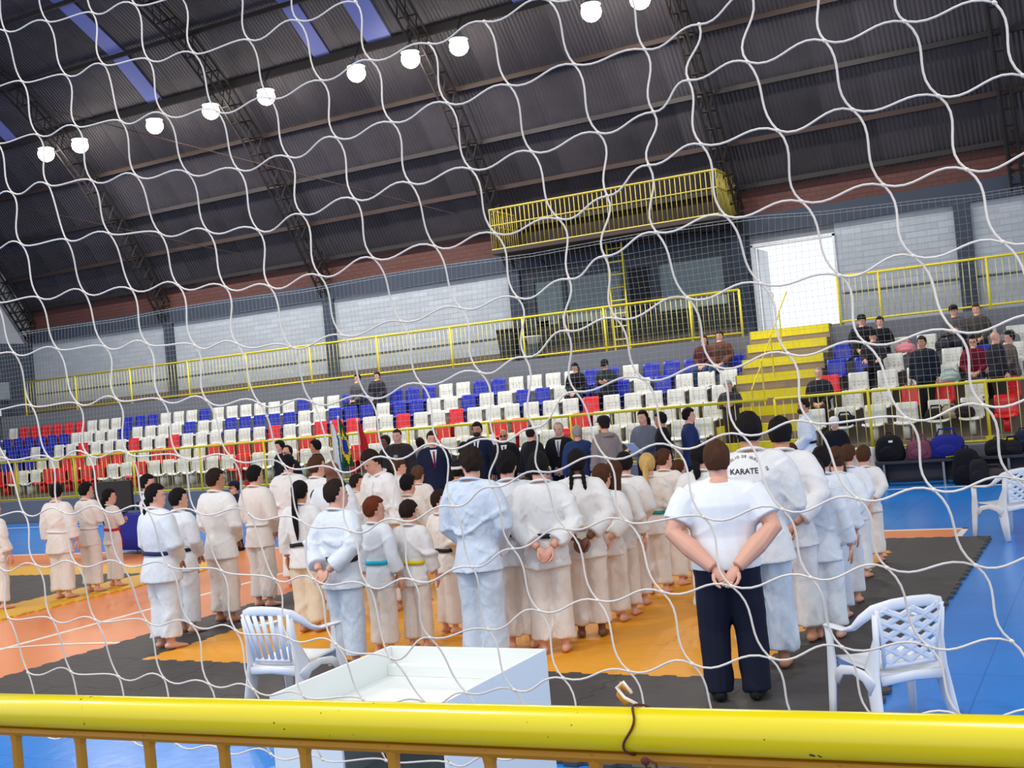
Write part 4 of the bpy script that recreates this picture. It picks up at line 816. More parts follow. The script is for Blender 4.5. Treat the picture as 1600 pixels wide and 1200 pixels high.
PEOPLE = [
    {'kind': 'gi', 'label': 'student at the far left edge of the photo, cut off by the frame, arm hanging', 'loc': (-13.542, 10.462, 0.027), 'H': 1.469, 'group': 'karate students in white uniforms', 'az': -5, 'arms': 'side', 'hair': ('short', 'dark'), 'cloth': 'warm', 'belt': 'white'},
    {'kind': 'gi', 'label': 'broad student in white belt, second from the left edge, back to the camera', 'loc': (-13.202, 11.223, 0.027), 'H': 1.59, 'group': 'karate students in white uniforms', 'az': 8, 'hyaw': 15, 'b': 1.22, 'arms': 'side', 'hair': ('short', 'black'), 'cloth': 'warm', 'belt': 'white', 'hem': 0.4},
    {'kind': 'gi', 'label': 'dark-haired student in white uniform between the broad boy and the red-belted girl', 'loc': (-13.151, 11.699, 0.027), 'H': 1.556, 'group': 'karate students in white uniforms', 'az': 0, 'hyaw': -20, 'arms': 'crossed', 'hair': ('short', 'black'), 'cloth': 'warm', 'belt': 'white'},
    {'kind': 'gi', 'label': 'girl with red belt and black ponytail on the far left mat', 'loc': (-13.189, 12.15, 0.027), 'H': 1.417, 'group': 'karate students in white uniforms', 'az': -12, 'hyaw': -30, 'arms': 'crossed', 'hair': ('lowtail', 'black'), 'cloth': 'warm', 'belt': 'red', 'skin': 'fair'},
    {'kind': 'gi', 'label': 'person in white uniform standing beyond the mats by the blue covered table', 'loc': (-12.177, 11.917, 0.004), 'H': 1.62, 'group': 'karate students in white uniforms', 'az': -40, 'hyaw': -20, 'arms': 'front', 'hair': ('short', 'black'), 'cloth': 'cool', 'vx': 0.018},
    {'kind': 'gi', 'label': 'large student with thick black hair and a navy belt, nearest on the left, looking right', 'loc': (-8.662, 8.569, 0.027), 'H': 1.644, 'group': 'karate students in white uniforms', 'az': -14, 'hyaw': -38, 'b': 1.4, 'arms': 'front', 'hair': ('lowtail', 'black'), 'hairlen': 0.7, 'cloth': 'cool', 'belt': 'navy', 'skin': 'fair', 'hem': 0.41},
    {'kind': 'gi', 'label': 'short-haired student in black belt right behind the large navy-belted student', 'loc': (-9.05, 9.285, 0.027), 'H': 1.539, 'group': 'karate students in white uniforms', 'az': -10, 'hyaw': -25, 'b': 1.15, 'arms': 'front', 'hair': ('short', 'black'), 'cloth': 'cool', 'belt': 'black'},
    {'kind': 'gi', 'label': 'tall student with cropped dark hair and loose beltless jacket, standing on the black mat', 'loc': (-8.99, 9.812, 0.027), 'H': 1.701, 'group': 'karate students in white uniforms', 'az': -4, 'hyaw': -28, 'b': 1.2, 'arms': 'front', 'hair': ('short', 'dark'), 'cloth': 'white', 'trcloth': 'warm', 'skin': 'tan', 'hem': 0.42},
    {'kind': 'gi', 'label': 'slim dark-haired student in white belt, left of the girl with the long black ponytail', 'loc': (-9.163, 10.673, 0.027), 'H': 1.668, 'group': 'karate students in white uniforms', 'az': -6, 'hyaw': -8, 'b': 1.08, 'arms': 'front', 'hair': ('short', 'black'), 'cloth': 'warm', 'belt': 'white', 'skin': 'fair'},
    {'kind': 'gi', 'label': 'girl with long black ponytail, black belt and cream trousers on the orange mat', 'loc': (-7.474, 9.372, 0.027), 'H': 1.536, 'group': 'karate students in white uniforms', 'az': 8, 'arms': ('side', 'front'), 'b': 1.05, 'hair': ('ponytail', 'black'), 'hairlen': 1.7, 'cloth': 'white', 'trcloth': 'cream', 'belt': 'black', 'skin': 'tan'},
    {'kind': 'gi', 'label': 'adult in white uniform, black-haired, just right of the men in black jackets', 'loc': (-9.874, 12.185, 0.004), 'H': 1.74, 'group': 'karate students in white uniforms', 'az': 10, 'b': 1.2, 'hair': ('short', 'black'), 'cloth': 'white'},
    {'kind': 'gi', 'label': 'adult in white uniform with short brown hair, left of the bald one', 'loc': (-8.393, 10.877, 0.027), 'H': 1.72, 'group': 'karate students in white uniforms', 'az': -10, 'hyaw': -20, 'b': 1.2, 'hair': ('short', 'brown'), 'cloth': 'white', 'skin': 'fair'},
    {'kind': 'gi', 'label': 'dark-skinned bald adult in white uniform, in front of the flags', 'loc': (-7.434, 9.878, 0.027), 'H': 1.7, 'group': 'karate students in white uniforms', 'az': 0, 'b': 1.2, 'hair': ('shaved', 'black'), 'cloth': 'cool', 'skin': 'dark'},
    {'kind': 'gi', 'label': 'small child with dark brown hair half hidden left of the tall front boy', 'loc': (-8.147, 10.553, 0.027), 'H': 1.36, 'group': 'karate students in white uniforms', 'az': -10, 'hyaw': -30, 'hair': ('bowl', 'brown'), 'cloth': 'warm'},
    {'kind': 'gi', 'label': 'boy with thick dark hair and black belt, hands clasped behind, facing right in front', 'loc': (-6.027, 8.041, 0.027), 'H': 1.608, 'group': 'karate students in white uniforms', 'az': -10, 'hyaw': -38, 'b': 1.2, 'arms': 'back', 'hair': ('short', 'dark'), 'cloth': 'cool', 'trcloth': 'blue', 'belt': 'black', 'vx': 0.014},
    {'kind': 'gi', 'label': 'brown-haired child looking right, above the red-haired boy', 'loc': (-9.037, 12.537, 0.027), 'H': 1.38, 'group': 'karate students in white uniforms', 'az': -25, 'hyaw': -30, 'hair': ('short', 'dark'), 'cloth': 'warm', 'skin': 'fair'},
    {'kind': 'gi', 'label': 'black-haired tan child in profile, above the red-haired boy on the right', 'loc': (-7.598, 10.793, 0.027), 'H': 1.44, 'group': 'karate students in white uniforms', 'az': -30, 'hyaw': -40, 'hair': ('bowl', 'black'), 'cloth': 'warm', 'skin': 'tan'},
    {'kind': 'gi', 'label': 'red-haired boy in a turquoise belt, facing right', 'loc': (-6.006, 8.557, 0.027), 'H': 1.404, 'group': 'karate students in white uniforms', 'az': -12, 'hyaw': -32, 'arms': 'side', 'hair': ('short', 'red'), 'cloth': 'cool', 'belt': 'turquoise', 'trcloth': 'warm', 'vx': 0.014},
    {'kind': 'gi', 'label': 'dark-haired man in white uniform bowing his head, below the red flag', 'loc': (-7.226, 10.433, 0.027), 'H': 1.78, 'group': 'karate students in white uniforms', 'az': 165, 'hpitch': -30, 'hair': ('short', 'dark'), 'cloth': 'white', 'skin': 'fair'},
    {'kind': 'gi', 'label': 'student with cropped black hair and dark skin, back turned, in the middle of the group', 'loc': (-7.561, 11.087, 0.027), 'H': 1.52, 'group': 'karate students in white uniforms', 'az': 5, 'b': 1.15, 'hair': ('short', 'black'), 'cloth': 'warm', 'belt': 'white', 'skin': 'dark'},
    {'kind': 'gi', 'label': 'black-haired student with a yellow belt, above the bowl-cut boy', 'loc': (-7.19, 10.951, 0.027), 'H': 1.44, 'group': 'karate students in white uniforms', 'az': 0, 'hyaw': -15, 'hair': ('short', 'black'), 'cloth': 'warm', 'belt': 'yellow'},
    {'kind': 'gi', 'label': 'bowl-cut boy with a bright yellow belt, back to the camera', 'loc': (-5.783, 8.775, 0.027), 'H': 1.341, 'group': 'karate students in white uniforms', 'az': 3, 'hyaw': -18, 'arms': 'side', 'hair': ('bowl', 'dark'), 'cloth': 'white', 'belt': 'yellow', 'trcloth': 'warm', 'vx': 0.014},
    {'kind': 'gi', 'label': 'sandy blond child in white uniform, left of the man in the navy suit', 'loc': (-8.264, 12.848, 0.027), 'H': 1.42, 'group': 'karate students in white uniforms', 'az': 5, 'hyaw': -10, 'hair': ('short', 'ginger'), 'cloth': 'warm'},
    {'kind': 'gi', 'label': 'brown-haired child seen just left of the blond child', 'loc': (-9.257, 13.902, 0.027), 'H': 1.48, 'group': 'karate students in white uniforms', 'az': -30, 'hyaw': -30, 'hair': ('bowl', 'brown'), 'cloth': 'white'},
    {'kind': 'gi', 'label': 'boy with black belt turning his face back, left of the tall curly-haired boy', 'loc': (-5.829, 9.407, 0.027), 'H': 1.366, 'group': 'karate students in white uniforms', 'az': -20, 'hyaw': -62, 'arms': 'front', 'hair': ('short', 'dark'), 'cloth': 'warm', 'belt': 'black', 'skin': 'fair'},
    {'kind': 'gi', 'label': 'small child with a white headband, just left of the tall curly-haired boy', 'loc': (-8.214, 13.769, 0.027), 'H': 1.36, 'group': 'karate students in white uniforms', 'az': 10, 'hyaw': 25, 'hair': ('short', 'black'), 'cloth': 'cool', 'band': True, 'skin': 'tan'},
    {'kind': 'gi', 'label': 'tall curly-haired boy in white uniform at the centre front', 'loc': (-4.8, 8.259, 0.027), 'H': 1.796, 'group': 'karate students in white uniforms', 'az': 2, 'hyaw': 52, 'b': 1.12, 'arms': 'front', 'hair': ('wavy', 'dark'), 'cloth': 'blue', 'trcloth': 'blue', 'vx': 0.013, 'skin': 'fair', 'hem': 0.44},
    {'kind': 'gi', 'label': 'black-haired teenager with a black belt right behind the tall curly-haired boy', 'loc': (-4.773, 8.857, 0.027), 'H': 1.715, 'group': 'karate students in white uniforms', 'az': 28, 'hyaw': -20, 'b': 1.15, 'arms': ('front', 'side'), 'hair': ('wavy', 'black'), 'cloth': 'cool', 'trcloth': 'warm', 'belt': 'black', 'vx': 0.014, 'glasses': 'clear'},
    {'kind': 'gi', 'label': 'student with smooth black hair and black belt, left of the braided girl', 'loc': (-4.41, 8.745, 0.027), 'H': 1.696, 'group': 'karate students in white uniforms', 'az': 25, 'b': 1.1, 'arms': 'back', 'hair': ('short', 'black'), 'cloth': 'white', 'trcloth': 'warm', 'belt': 'black', 'vx': 0.014},
    {'kind': 'gi', 'label': 'small brown-haired child between the two black-belted teenagers', 'loc': (-5.263, 10.097, 0.027), 'H': 1.38, 'group': 'karate students in white uniforms', 'az': 20, 'hair': ('bowl', 'brown'), 'cloth': 'warm'},
    {'kind': 'gi', 'label': 'girl with two long black braids, hands clasped behind her back', 'loc': (-4.337, 9.362, 0.027), 'H': 1.665, 'group': 'karate students in white uniforms', 'az': 20, 'b': 1.08, 'arms': 'back', 'hair': ('braids', 'black'), 'cloth': 'white', 'trcloth': 'warm', 'belt': 'yellow', 'skin': 'dark'},
    {'kind': 'gi', 'label': 'girl with a dark brown low ponytail next to the braided girl', 'loc': (-4.375, 9.985, 0.027), 'H': 1.479, 'group': 'karate students in white uniforms', 'az': 12, 'hyaw': -30, 'arms': 'back', 'hair': ('lowtail', 'brown'), 'cloth': 'white', 'trcloth': 'warm', 'belt': 'white', 'hairlen': 1.5},
    {'kind': 'gi', 'label': 'girl with long loose wavy brown hair', 'loc': (-4.377, 10.279, 0.027), 'H': 1.49, 'group': 'karate students in white uniforms', 'az': 10, 'arms': 'side', 'hair': ('long', 'brown'), 'cloth': 'white', 'trcloth': 'warm', 'hairlen': 1.7, 'belt': 'white'},
    {'kind': 'gi', 'label': 'dark-haired student with a black belt, left of the blonde girl', 'loc': (-4.468, 10.778, 0.027), 'H': 1.536, 'group': 'karate students in white uniforms', 'az': 14, 'arms': 'front', 'hair': ('short', 'black'), 'cloth': 'white', 'trcloth': 'warm', 'belt': 'black'},
    {'kind': 'gi', 'label': 'girl with long blonde ponytail and turquoise belt', 'loc': (-4.465, 11.393, 0.027), 'H': 1.473, 'group': 'karate students in white uniforms', 'az': 10, 'arms': 'front', 'hair': ('ponytail', 'blonde'), 'cloth': 'warm', 'trcloth': 'warm', 'belt': 'green', 'hairlen': 1.9},
    {'kind': 'gi', 'label': 'brown-haired girl with a braided bun right of the blonde girl', 'loc': (-4.452, 11.874, 0.027), 'H': 1.482, 'group': 'karate students in white uniforms', 'az': -5, 'hyaw': -35, 'arms': 'front', 'hair': ('bun', 'brown'), 'cloth': 'warm', 'trcloth': 'warm', 'belt': 'white'},
    {'kind': 'gi', 'label': 'small brown-haired girl between the bun-haired girl and the man in the T-shirt', 'loc': (-4.441, 12.267, 0.027), 'H': 1.329, 'group': 'karate students in white uniforms', 'az': -10, 'hyaw': -20, 'arms': 'side', 'hair': ('lowtail', 'brown'), 'cloth': 'warm'},
    {'kind': 'gi', 'label': 'dark-haired girl in white uniform left of the man in the T-shirt', 'loc': (-3.478, 10.215, 0.027), 'H': 1.6, 'group': 'karate students in white uniforms', 'az': 5, 'hyaw': -15, 'b': 1.1, 'hair': ('lowtail', 'black'), 'hairlen': 0.6, 'cloth': 'white'},
    {'kind': 'gi', 'label': 'tall man with KARATE printed on the back of his white jacket', 'loc': (-2.471, 8.424, 0.027), 'H': 1.897, 'group': 'karate students in white uniforms', 'az': 16, 'b': 1.28, 'arms': 'front', 'hair': ('short', 'black'), 'cloth': 'white', 'trcloth': 'blue', 'vx': 0.012, 'text': True, 'skin': 'tan', 'hem': 0.42},
    {'kind': 'gi', 'label': 'tall black-haired man right of the one with KARATE on his back', 'loc': (-2.467, 9.291, 0.027), 'H': 1.817, 'group': 'karate students in white uniforms', 'az': 10, 'b': 1.15, 'arms': 'back', 'hair': ('short', 'black'), 'cloth': 'white', 'belt': 'black', 'vx': 0.014, 'skin': 'tan'},
    {'kind': 'gi', 'label': 'small child with black hair close behind the tall men, hand hanging at the side', 'loc': (-2.254, 9.434, 0.027), 'H': 1.46, 'group': 'karate students in white uniforms', 'az': 8, 'arms': 'side', 'hair': ('bowl', 'black'), 'cloth': 'cool'},
    {'kind': 'gi', 'label': 'black-haired child with black belt on the black mat edge, right column', 'loc': (-2.367, 10.221, 0.027), 'H': 1.499, 'group': 'karate students in white uniforms', 'az': 6, 'hyaw': -10, 'arms': 'side', 'b': 1.05, 'hair': ('short', 'black'), 'cloth': 'cool', 'trcloth': 'blue', 'belt': 'black', 'vx': 0.014},
    {'kind': 'gi', 'label': 'brown-haired girl with tied hair, second in the right column of children', 'loc': (-2.395, 10.912, 0.027), 'H': 1.448, 'group': 'karate students in white uniforms', 'az': 8, 'arms': 'back', 'hair': ('bun', 'brown'), 'cloth': 'cool', 'belt': 'black'},
    {'kind': 'gi', 'label': 'girl with dark ponytail near the far end of the right column', 'loc': (-2.558, 12.242, 0.027), 'H': 1.383, 'group': 'karate students in white uniforms', 'az': 0, 'hyaw': -25, 'arms': 'back', 'hair': ('ponytail', 'brown'), 'cloth': 'cool', 'belt': 'navy', 'hairlen': 0.9},
    {'kind': 'gi', 'label': 'brown-haired boy last in the right column of children, hands behind his back', 'loc': (-2.6, 13.263, 0.027), 'H': 1.296, 'group': 'karate students in white uniforms', 'az': 4, 'hyaw': -20, 'arms': 'back', 'hair': ('short', 'brown'), 'cloth': 'white', 'belt': 'black'},
    {'kind': 'gi', 'label': 'bearded instructor in white uniform and black belt, standing in front of the yellow stairs', 'loc': (-4.721, 19.5, 0), 'H': 1.799, 'group': 'karate students in white uniforms', 'az': 105, 'hyaw': 5, 'b': 1.2, 'hair': ('crop', 'dark'), 'beard': True, 'cloth': 'cool', 'belt': 'black', 'arms': 'front', 'skin': 'tan'},
    {'kind': 'tshirt', 'label': 'heavyset man in white T-shirt and navy trousers, hands clasped behind him', 'loc': (-2.463, 7.576, 0.027), 'H': 1.743, 'group': None, 'az': 16, 'b': 1.5, 'arms': 'backwide', 'hair': ('short', 'brown'), 'vx': 0.009, 'skin': 'fair', 'stance': 0.07, 'toe': -4, 'armf': 1.15, 'trw': 1, 'clothes': ('tee_white', (228, 230, 234), 'navy_jeans', (24, 28, 46))},
    {'label': 'man in black jacket with short dark hair, farther left of the flags', 'loc': (-15.55, 19.0, 0), 'H': 1.827, 'az': 150, 'kind': 'casual', 'clothes': ('black_suit', (24, 24, 30), 'black_trousers', (30, 30, 36)), 'vx': 0.02, 'group': 'adults standing on the far side of the court', 'hair': ('short', 'black'), 'b': 1.2},
    {'label': 'man in black with glasses, right of another man in black', 'loc': (-14.148, 17.5, 0), 'H': 1.743, 'az': 170, 'kind': 'casual', 'clothes': ('black_suit', (24, 24, 30), 'black_trousers', (30, 30, 36)), 'vx': 0.02, 'group': 'adults standing on the far side of the court', 'hair': ('receding', 'dark'), 'b': 1.25, 'glasses': 'clear', 'skin': 'fair'},
    {'label': 'man in dark jacket looking left, just left of the flags', 'loc': (-13.853, 18.0, 0), 'H': 1.799, 'az': 110, 'kind': 'casual', 'clothes': ('charcoal_jacket', (36, 36, 42), 'black_trousers', (30, 30, 36)), 'vx': 0.02, 'group': 'adults standing on the far side of the court', 'hair': ('short', 'black'), 'skin': 'tan', 'b': 1.15},
    {'label': 'man with grey-black hair leaning beside the man in the emblem sweatshirt', 'loc': (-13.242, 19.5, 0), 'H': 1.745, 'az': 150, 'kind': 'casual', 'clothes': ('charcoal_jacket', (36, 36, 42), 'black_trousers', (30, 30, 36)), 'vx': 0.02, 'group': 'adults standing on the far side of the court', 'hair': ('short', 'dark'), 'skin': 'dark', 'b': 1.15},
    {'label': 'man in dark hooded sweatshirt with a pale emblem on the chest', 'loc': (-12.286, 18.5, 0), 'H': 1.87, 'az': 190, 'kind': 'hoodie', 'clothes': ('dark_hoodie', (46, 42, 44), 'black_trousers', (30, 30, 36)), 'vx': 0.02, 'group': 'adults standing on the far side of the court', 'hair': ('crop', 'dark'), 'b': 1.3, 'emblem': True, 'skin': 'fair'},
    {'label': 'dark-haired person in a grey top, left of the man with the red tie', 'loc': (-12.103, 19.0, 0), 'H': 1.651, 'az': 60, 'kind': 'casual', 'clothes': ('grey_top', (150, 146, 144), 'black_trousers', (30, 30, 36)), 'vx': 0.02, 'group': 'adults standing on the far side of the court', 'hair': ('wavy', 'dark'), 'b': 1.15},
    {'label': 'man in navy suit with a dark red tie, seen between the students', 'loc': (-10.582, 17.0, 0), 'H': 1.8, 'az': 215, 'kind': 'suit', 'clothes': ('navy_suit', (26, 32, 58), 'black_trousers', (30, 30, 36)), 'vx': 0.02, 'group': 'adults standing on the far side of the court', 'tie': 'red', 'hair': ('short', 'dark'), 'b': 1.3, 'skin': 'fair'},
    {'label': 'bearded man in navy suit and tie', 'loc': (-10.801, 19.0, 0), 'H': 1.857, 'az': 190, 'kind': 'suit', 'clothes': ('navy_suit', (26, 32, 58), 'black_trousers', (30, 30, 36)), 'vx': 0.02, 'group': 'adults standing on the far side of the court', 'tie': 'navy', 'hair': ('wavy', 'black'), 'beard': True, 'skin': 'tan', 'b': 1.15},
    {'label': 'dark-haired person half hidden behind the curly-haired tall boy', 'loc': (-9.259, 15.8, 0), 'H': 1.612, 'az': 20, 'kind': 'casual', 'clothes': ('black_suit', (24, 24, 30), 'black_trousers', (30, 30, 36)), 'vx': 0.02, 'group': 'adults standing on the far side of the court', 'hair': ('short', 'black'), 'b': 1.15},
    {'label': 'bald man in black suit and sunglasses', 'loc': (-10.251, 19.0, 0), 'H': 1.697, 'az': 200, 'kind': 'suit', 'clothes': ('black_suit', (24, 24, 30), 'black_trousers', (30, 30, 36)), 'vx': 0.02, 'group': 'adults standing on the far side of the court', 'tie': 'navy', 'hair': ('shaved', 'dark'), 'glasses': 'dark', 'skin': 'tan', 'b': 1.15},
    {'label': 'man in black suit seen from behind, right of the bald man', 'loc': (-9.263, 18.2, 0), 'H': 1.723, 'az': -20, 'kind': 'suit', 'clothes': ('black_suit', (24, 24, 30), 'black_trousers', (30, 30, 36)), 'vx': 0.02, 'group': 'adults standing on the far side of the court', 'hair': ('short', 'dark'), 'b': 1.25},
    {'label': 'man in black suit with a grey tie and receding grey hair', 'loc': (-9.006, 18.8, 0), 'H': 1.738, 'az': 190, 'kind': 'suit', 'clothes': ('black_suit', (24, 24, 30), 'black_trousers', (30, 30, 36)), 'vx': 0.02, 'group': 'adults standing on the far side of the court', 'tie': 'grey', 'hair': ('receding', 'grey'), 'b': 1.25, 'skin': 'fair', 'arms': 'front'},
    {'label': 'grey-haired man in a blue suit seen from behind', 'loc': (-8.185, 17.8, 0), 'H': 1.681, 'az': 20, 'kind': 'suit', 'clothes': ('blue_suit', (40, 58, 104), 'black_trousers', (30, 30, 36)), 'vx': 0.02, 'group': 'adults standing on the far side of the court', 'hair': ('short', 'grey'), 'b': 1.2},
    {'label': 'person in black baseball cap and grey hooded sweatshirt', 'loc': (-7.676, 17.8, 0), 'H': 1.796, 'az': 62, 'kind': 'hoodie', 'clothes': ('grey_hoodie', (140, 128, 124), 'black_trousers', (30, 30, 36)), 'vx': 0.02, 'group': 'adults standing on the far side of the court', 'hair': ('short', 'dark'), 'cap': ('black', 1), 'b': 1.2, 'skin': 'fair'},
    {'label': 'woman with long dark hair and grey sweater holding papers', 'loc': (-7.635, 19.5, 0), 'H': 1.819, 'az': 165, 'kind': 'casual', 'clothes': ('grey_sweater', (104, 108, 122), 'black_trousers', (30, 30, 36)), 'vx': 0.02, 'group': 'adults standing on the far side of the court', 'hair': ('long', 'black'), 'hairlen': 1.3, 'arms': 'forward', 'hold': 'papers', 'short': 'woman in the grey sweater', 'b': 1.15},
    {'label': 'short-haired boy in black, right of the woman holding papers', 'loc': (-7.11, 19.0, 0), 'H': 1.768, 'az': 100, 'kind': 'casual', 'clothes': ('black_suit', (24, 24, 30), 'black_trousers', (30, 30, 36)), 'vx': 0.02, 'group': 'adults standing on the far side of the court', 'hair': ('short', 'black'), 'arms': 'side', 'skin': 'tan', 'b': 1.15},
    {'label': 'dark-haired man in a navy blue jacket looking right', 'loc': (-6.684, 19.2, 0), 'H': 1.793, 'az': -70, 'kind': 'suit', 'clothes': ('blue_jacket', (34, 48, 92), 'black_trousers', (30, 30, 36)), 'vx': 0.02, 'group': 'adults standing on the far side of the court', 'hair': ('wavy', 'black'), 'b': 1.3, 'arms': 'front'},
    {'label': 'person with a white cap and black jacket, right of the bearded instructor', 'loc': (-4.689, 21.5, 0), 'H': 1.364, 'az': 185, 'kind': 'casual', 'clothes': ('black_suit', (24, 24, 30), 'black_trousers', (30, 30, 36)), 'vx': 0.02, 'group': 'adults standing on the far side of the court', 'hair': ('short', 'dark'), 'cap': ('white', 0), 'b': 1.2},
    {'label': 'person in navy cap and glasses behind the tall student on the left', 'loc': (-14.031, 15.8, 0), 'H': 1.224, 'az': 150, 'kind': 'casual', 'clothes': ('navy_top', (30, 34, 60), 'black_trousers', (30, 30, 36)), 'vx': 0.02, 'group': 'adults standing on the far side of the court', 'hair': ('short', 'dark'), 'cap': ('navy', 1), 'glasses': 'clear', 'b': 1.1},
    {'label': 'person in a red cap behind the slim student on the left', 'loc': (-14.372, 16.6, 0), 'H': 1.17, 'az': 160, 'kind': 'casual', 'clothes': ('white_top', (220, 220, 222), 'black_trousers', (30, 30, 36)), 'vx': 0.02, 'group': 'adults standing on the far side of the court', 'hair': ('short', 'black'), 'cap': ('red', 0), 'b': 1.15},
    {'kind': 'gi', 'label': 'small brown-haired child far back in front of the yellow stairs', 'loc': (-4.008, 15.6, 0.004), 'H': 1.27, 'group': 'karate students in white uniforms', 'az': 170, 'hair': ('bowl', 'brown'), 'cloth': 'white'},
    {'label': 'person in grey and black, left one of the pair seated high in the left stands', 'loc': (-18.876, 26.68, 2.12), 'H': 1.66, 'az': 170, 'sit': True, 'seat': 0.36, 'lean': 0.12, 'vx': 0.021, 'group': 'spectators in the stands', 'clothes': ('grey_print', (92, 88, 92), 'black_trousers', (30, 30, 36)), 'hair': ('short', 'black'), 'kind': 'casual', 'arms': 'lap', 'b': 1.1},
    {'label': 'person in a dark jacket, right one of the pair seated high in the left stands', 'loc': (-18.205, 26.68, 2.12), 'H': 1.66, 'az': 180, 'sit': True, 'seat': 0.36, 'lean': 0.12, 'vx': 0.021, 'group': 'spectators in the stands', 'clothes': ('dark_jacket', (46, 44, 50), 'black_trousers', (30, 30, 36)), 'hair': ('wavy', 'dark'), 'b': 1.25, 'kind': 'casual', 'arms': 'lap'},
    {'label': 'person in black hood seated low in the second row, left of the capped man', 'loc': (-11.823, 25.98, 1.76), 'H': 1.66, 'az': 180, 'sit': True, 'seat': 0.36, 'lean': 0.12, 'vx': 0.021, 'group': 'spectators in the stands', 'clothes': ('black_top', (26, 26, 30), 'black_trousers', (30, 30, 36)), 'hair': ('long', 'black'), 'hpitch': -15, 'kind': 'casual', 'arms': 'lap', 'b': 1.1},
    {'label': 'man in black cap and dark green jacket looking down at his hands', 'loc': (-11.009, 25.98, 1.76), 'H': 1.66, 'az': 180, 'sit': True, 'seat': 0.36, 'lean': 0.12, 'vx': 0.021, 'group': 'spectators in the stands', 'hpitch': -28, 'clothes': ('dark_green_jacket', (48, 54, 54), 'black_trousers', (30, 30, 36)), 'hair': ('short', 'black'), 'cap': ('black', 1), 'b': 1.3, 'arms': 'phone', 'hold': 'phone', 'short': 'man in the black cap on the stands', 'kind': 'casual'},
    {'label': 'woman in dark red plaid seated next to the stairs, left one of the couple', 'loc': (-8.708, 26.68, 2.12), 'H': 1.66, 'az': 175, 'sit': True, 'seat': 0.36, 'lean': 0.12, 'vx': 0.021, 'group': 'spectators in the stands', 'clothes': ('maroon_plaid', (88, 46, 42), 'jeans_blue', (52, 70, 104)), 'hair': ('long', 'brown'), 'kind': 'casual', 'arms': 'lap', 'b': 1.1},
    {'label': 'man in brown plaid shirt seated next to the stairs, right one of the couple', 'loc': (-8.316, 26.68, 2.12), 'H': 1.78, 'az': 180, 'sit': True, 'seat': 0.36, 'lean': 0.12, 'vx': 0.021, 'group': 'spectators in the stands', 'clothes': ('brown_plaid', (96, 62, 50), 'jeans_blue', (52, 70, 104)), 'hair': ('short', 'dark'), 'b': 1.35, 'kind': 'casual', 'arms': 'lap'},
    {'label': 'elderly grey-haired woman standing at the foot of the stairs looking at a phone', 'loc': (-7.351, 23.9, 0.62), 'H': 1.62, 'az': 185, 'kind': 'casual', 'clothes': ('dark_cardigan', (58, 54, 60), 'brown_trousers', (56, 44, 40)), 'hair': ('short', 'grey'), 'arms': 'phone', 'hold': 'phone', 'short': 'grey-haired woman at the stairs', 'vx': 0.02, 'b': 1.15, 'hpitch': -20, 'group': 'spectators in the stands'},
    {'label': 'balding man in black striped sweater seated right of the stairs', 'loc': (-5.591, 24.58, 1.06), 'H': 1.66, 'az': 180, 'sit': True, 'seat': 0.36, 'lean': 0.12, 'vx': 0.021, 'group': 'spectators in the stands', 'clothes': ('black_stripe', (40, 40, 44), 'brown_trousers', (70, 56, 46)), 'hair': ('receding', 'grey'), 'b': 1.25, 'kind': 'casual', 'arms': 'lap'},
    {'label': 'man in black beanie and black coat seated at the top right of the stairs', 'loc': (-4.996, 26.68, 2.12), 'H': 1.75, 'az': 180, 'sit': True, 'seat': 0.36, 'lean': 0.12, 'vx': 0.021, 'group': 'spectators in the stands', 'clothes': ('black_top', (26, 26, 30), 'black_trousers', (30, 30, 36)), 'hair': ('short', 'black'), 'cap': ('black', 0), 'b': 1.3, 'kind': 'casual', 'arms': 'lap'},
    {'label': 'dark-haired person in black seated right of the man in the beanie', 'loc': (-4.606, 26.68, 2.12), 'H': 1.6, 'az': 180, 'sit': True, 'seat': 0.36, 'lean': 0.12, 'vx': 0.021, 'group': 'spectators in the stands', 'clothes': ('black_top', (26, 26, 30), 'black_trousers', (30, 30, 36)), 'hair': ('short', 'dark'), 'kind': 'casual', 'arms': 'lap', 'b': 1.1},
    {'label': 'person in hooded black and grey jacket leaning forward in the second row, right stand', 'loc': (-4.652, 25.98, 1.76), 'H': 1.66, 'az': 180, 'sit': True, 'seat': 0.36, 'lean': 0.5, 'vx': 0.021, 'group': 'spectators in the stands', 'clothes': ('black_grey', (54, 52, 56), 'black_trousers', (30, 30, 36)), 'hair': ('short', 'black'), 'hpitch': -25, 'arms': 'forward', 'kind': 'casual', 'b': 1.1},
    {'label': 'man in a long dark navy coat standing among the seats of the right stand', 'loc': (-3.415, 24.28, 1.06), 'H': 1.696, 'az': 160, 'kind': 'casual', 'clothes': ('dark_navy_coat', (26, 30, 42), 'black_trousers', (30, 30, 36)), 'hair': ('short', 'black'), 'vx': 0.02, 'b': 1.35, 'group': 'spectators in the stands', 'skin': 'tan'},
    {'label': 'man in black cap with a camera at the top of the right stand', 'loc': (-3.044, 26.68, 2.12), 'H': 1.72, 'az': 180, 'sit': True, 'seat': 0.36, 'lean': 0.12, 'vx': 0.021, 'group': 'spectators in the stands', 'clothes': ('grey_jacket', (84, 80, 84), 'black_trousers', (30, 30, 36)), 'hair': ('short', 'dark'), 'cap': ('black', 1), 'b': 1.2, 'arms': 'phone', 'kind': 'casual'},
    {'label': 'woman with tied brown hair seated right of the man with the camera', 'loc': (-2.587, 26.68, 2.12), 'H': 1.68, 'az': 180, 'sit': True, 'seat': 0.36, 'lean': 0.12, 'vx': 0.021, 'group': 'spectators in the stands', 'clothes': ('olive_top', (74, 68, 62), 'black_trousers', (30, 30, 36)), 'hair': ('bun', 'brown'), 'kind': 'casual', 'arms': 'lap', 'b': 1.1},
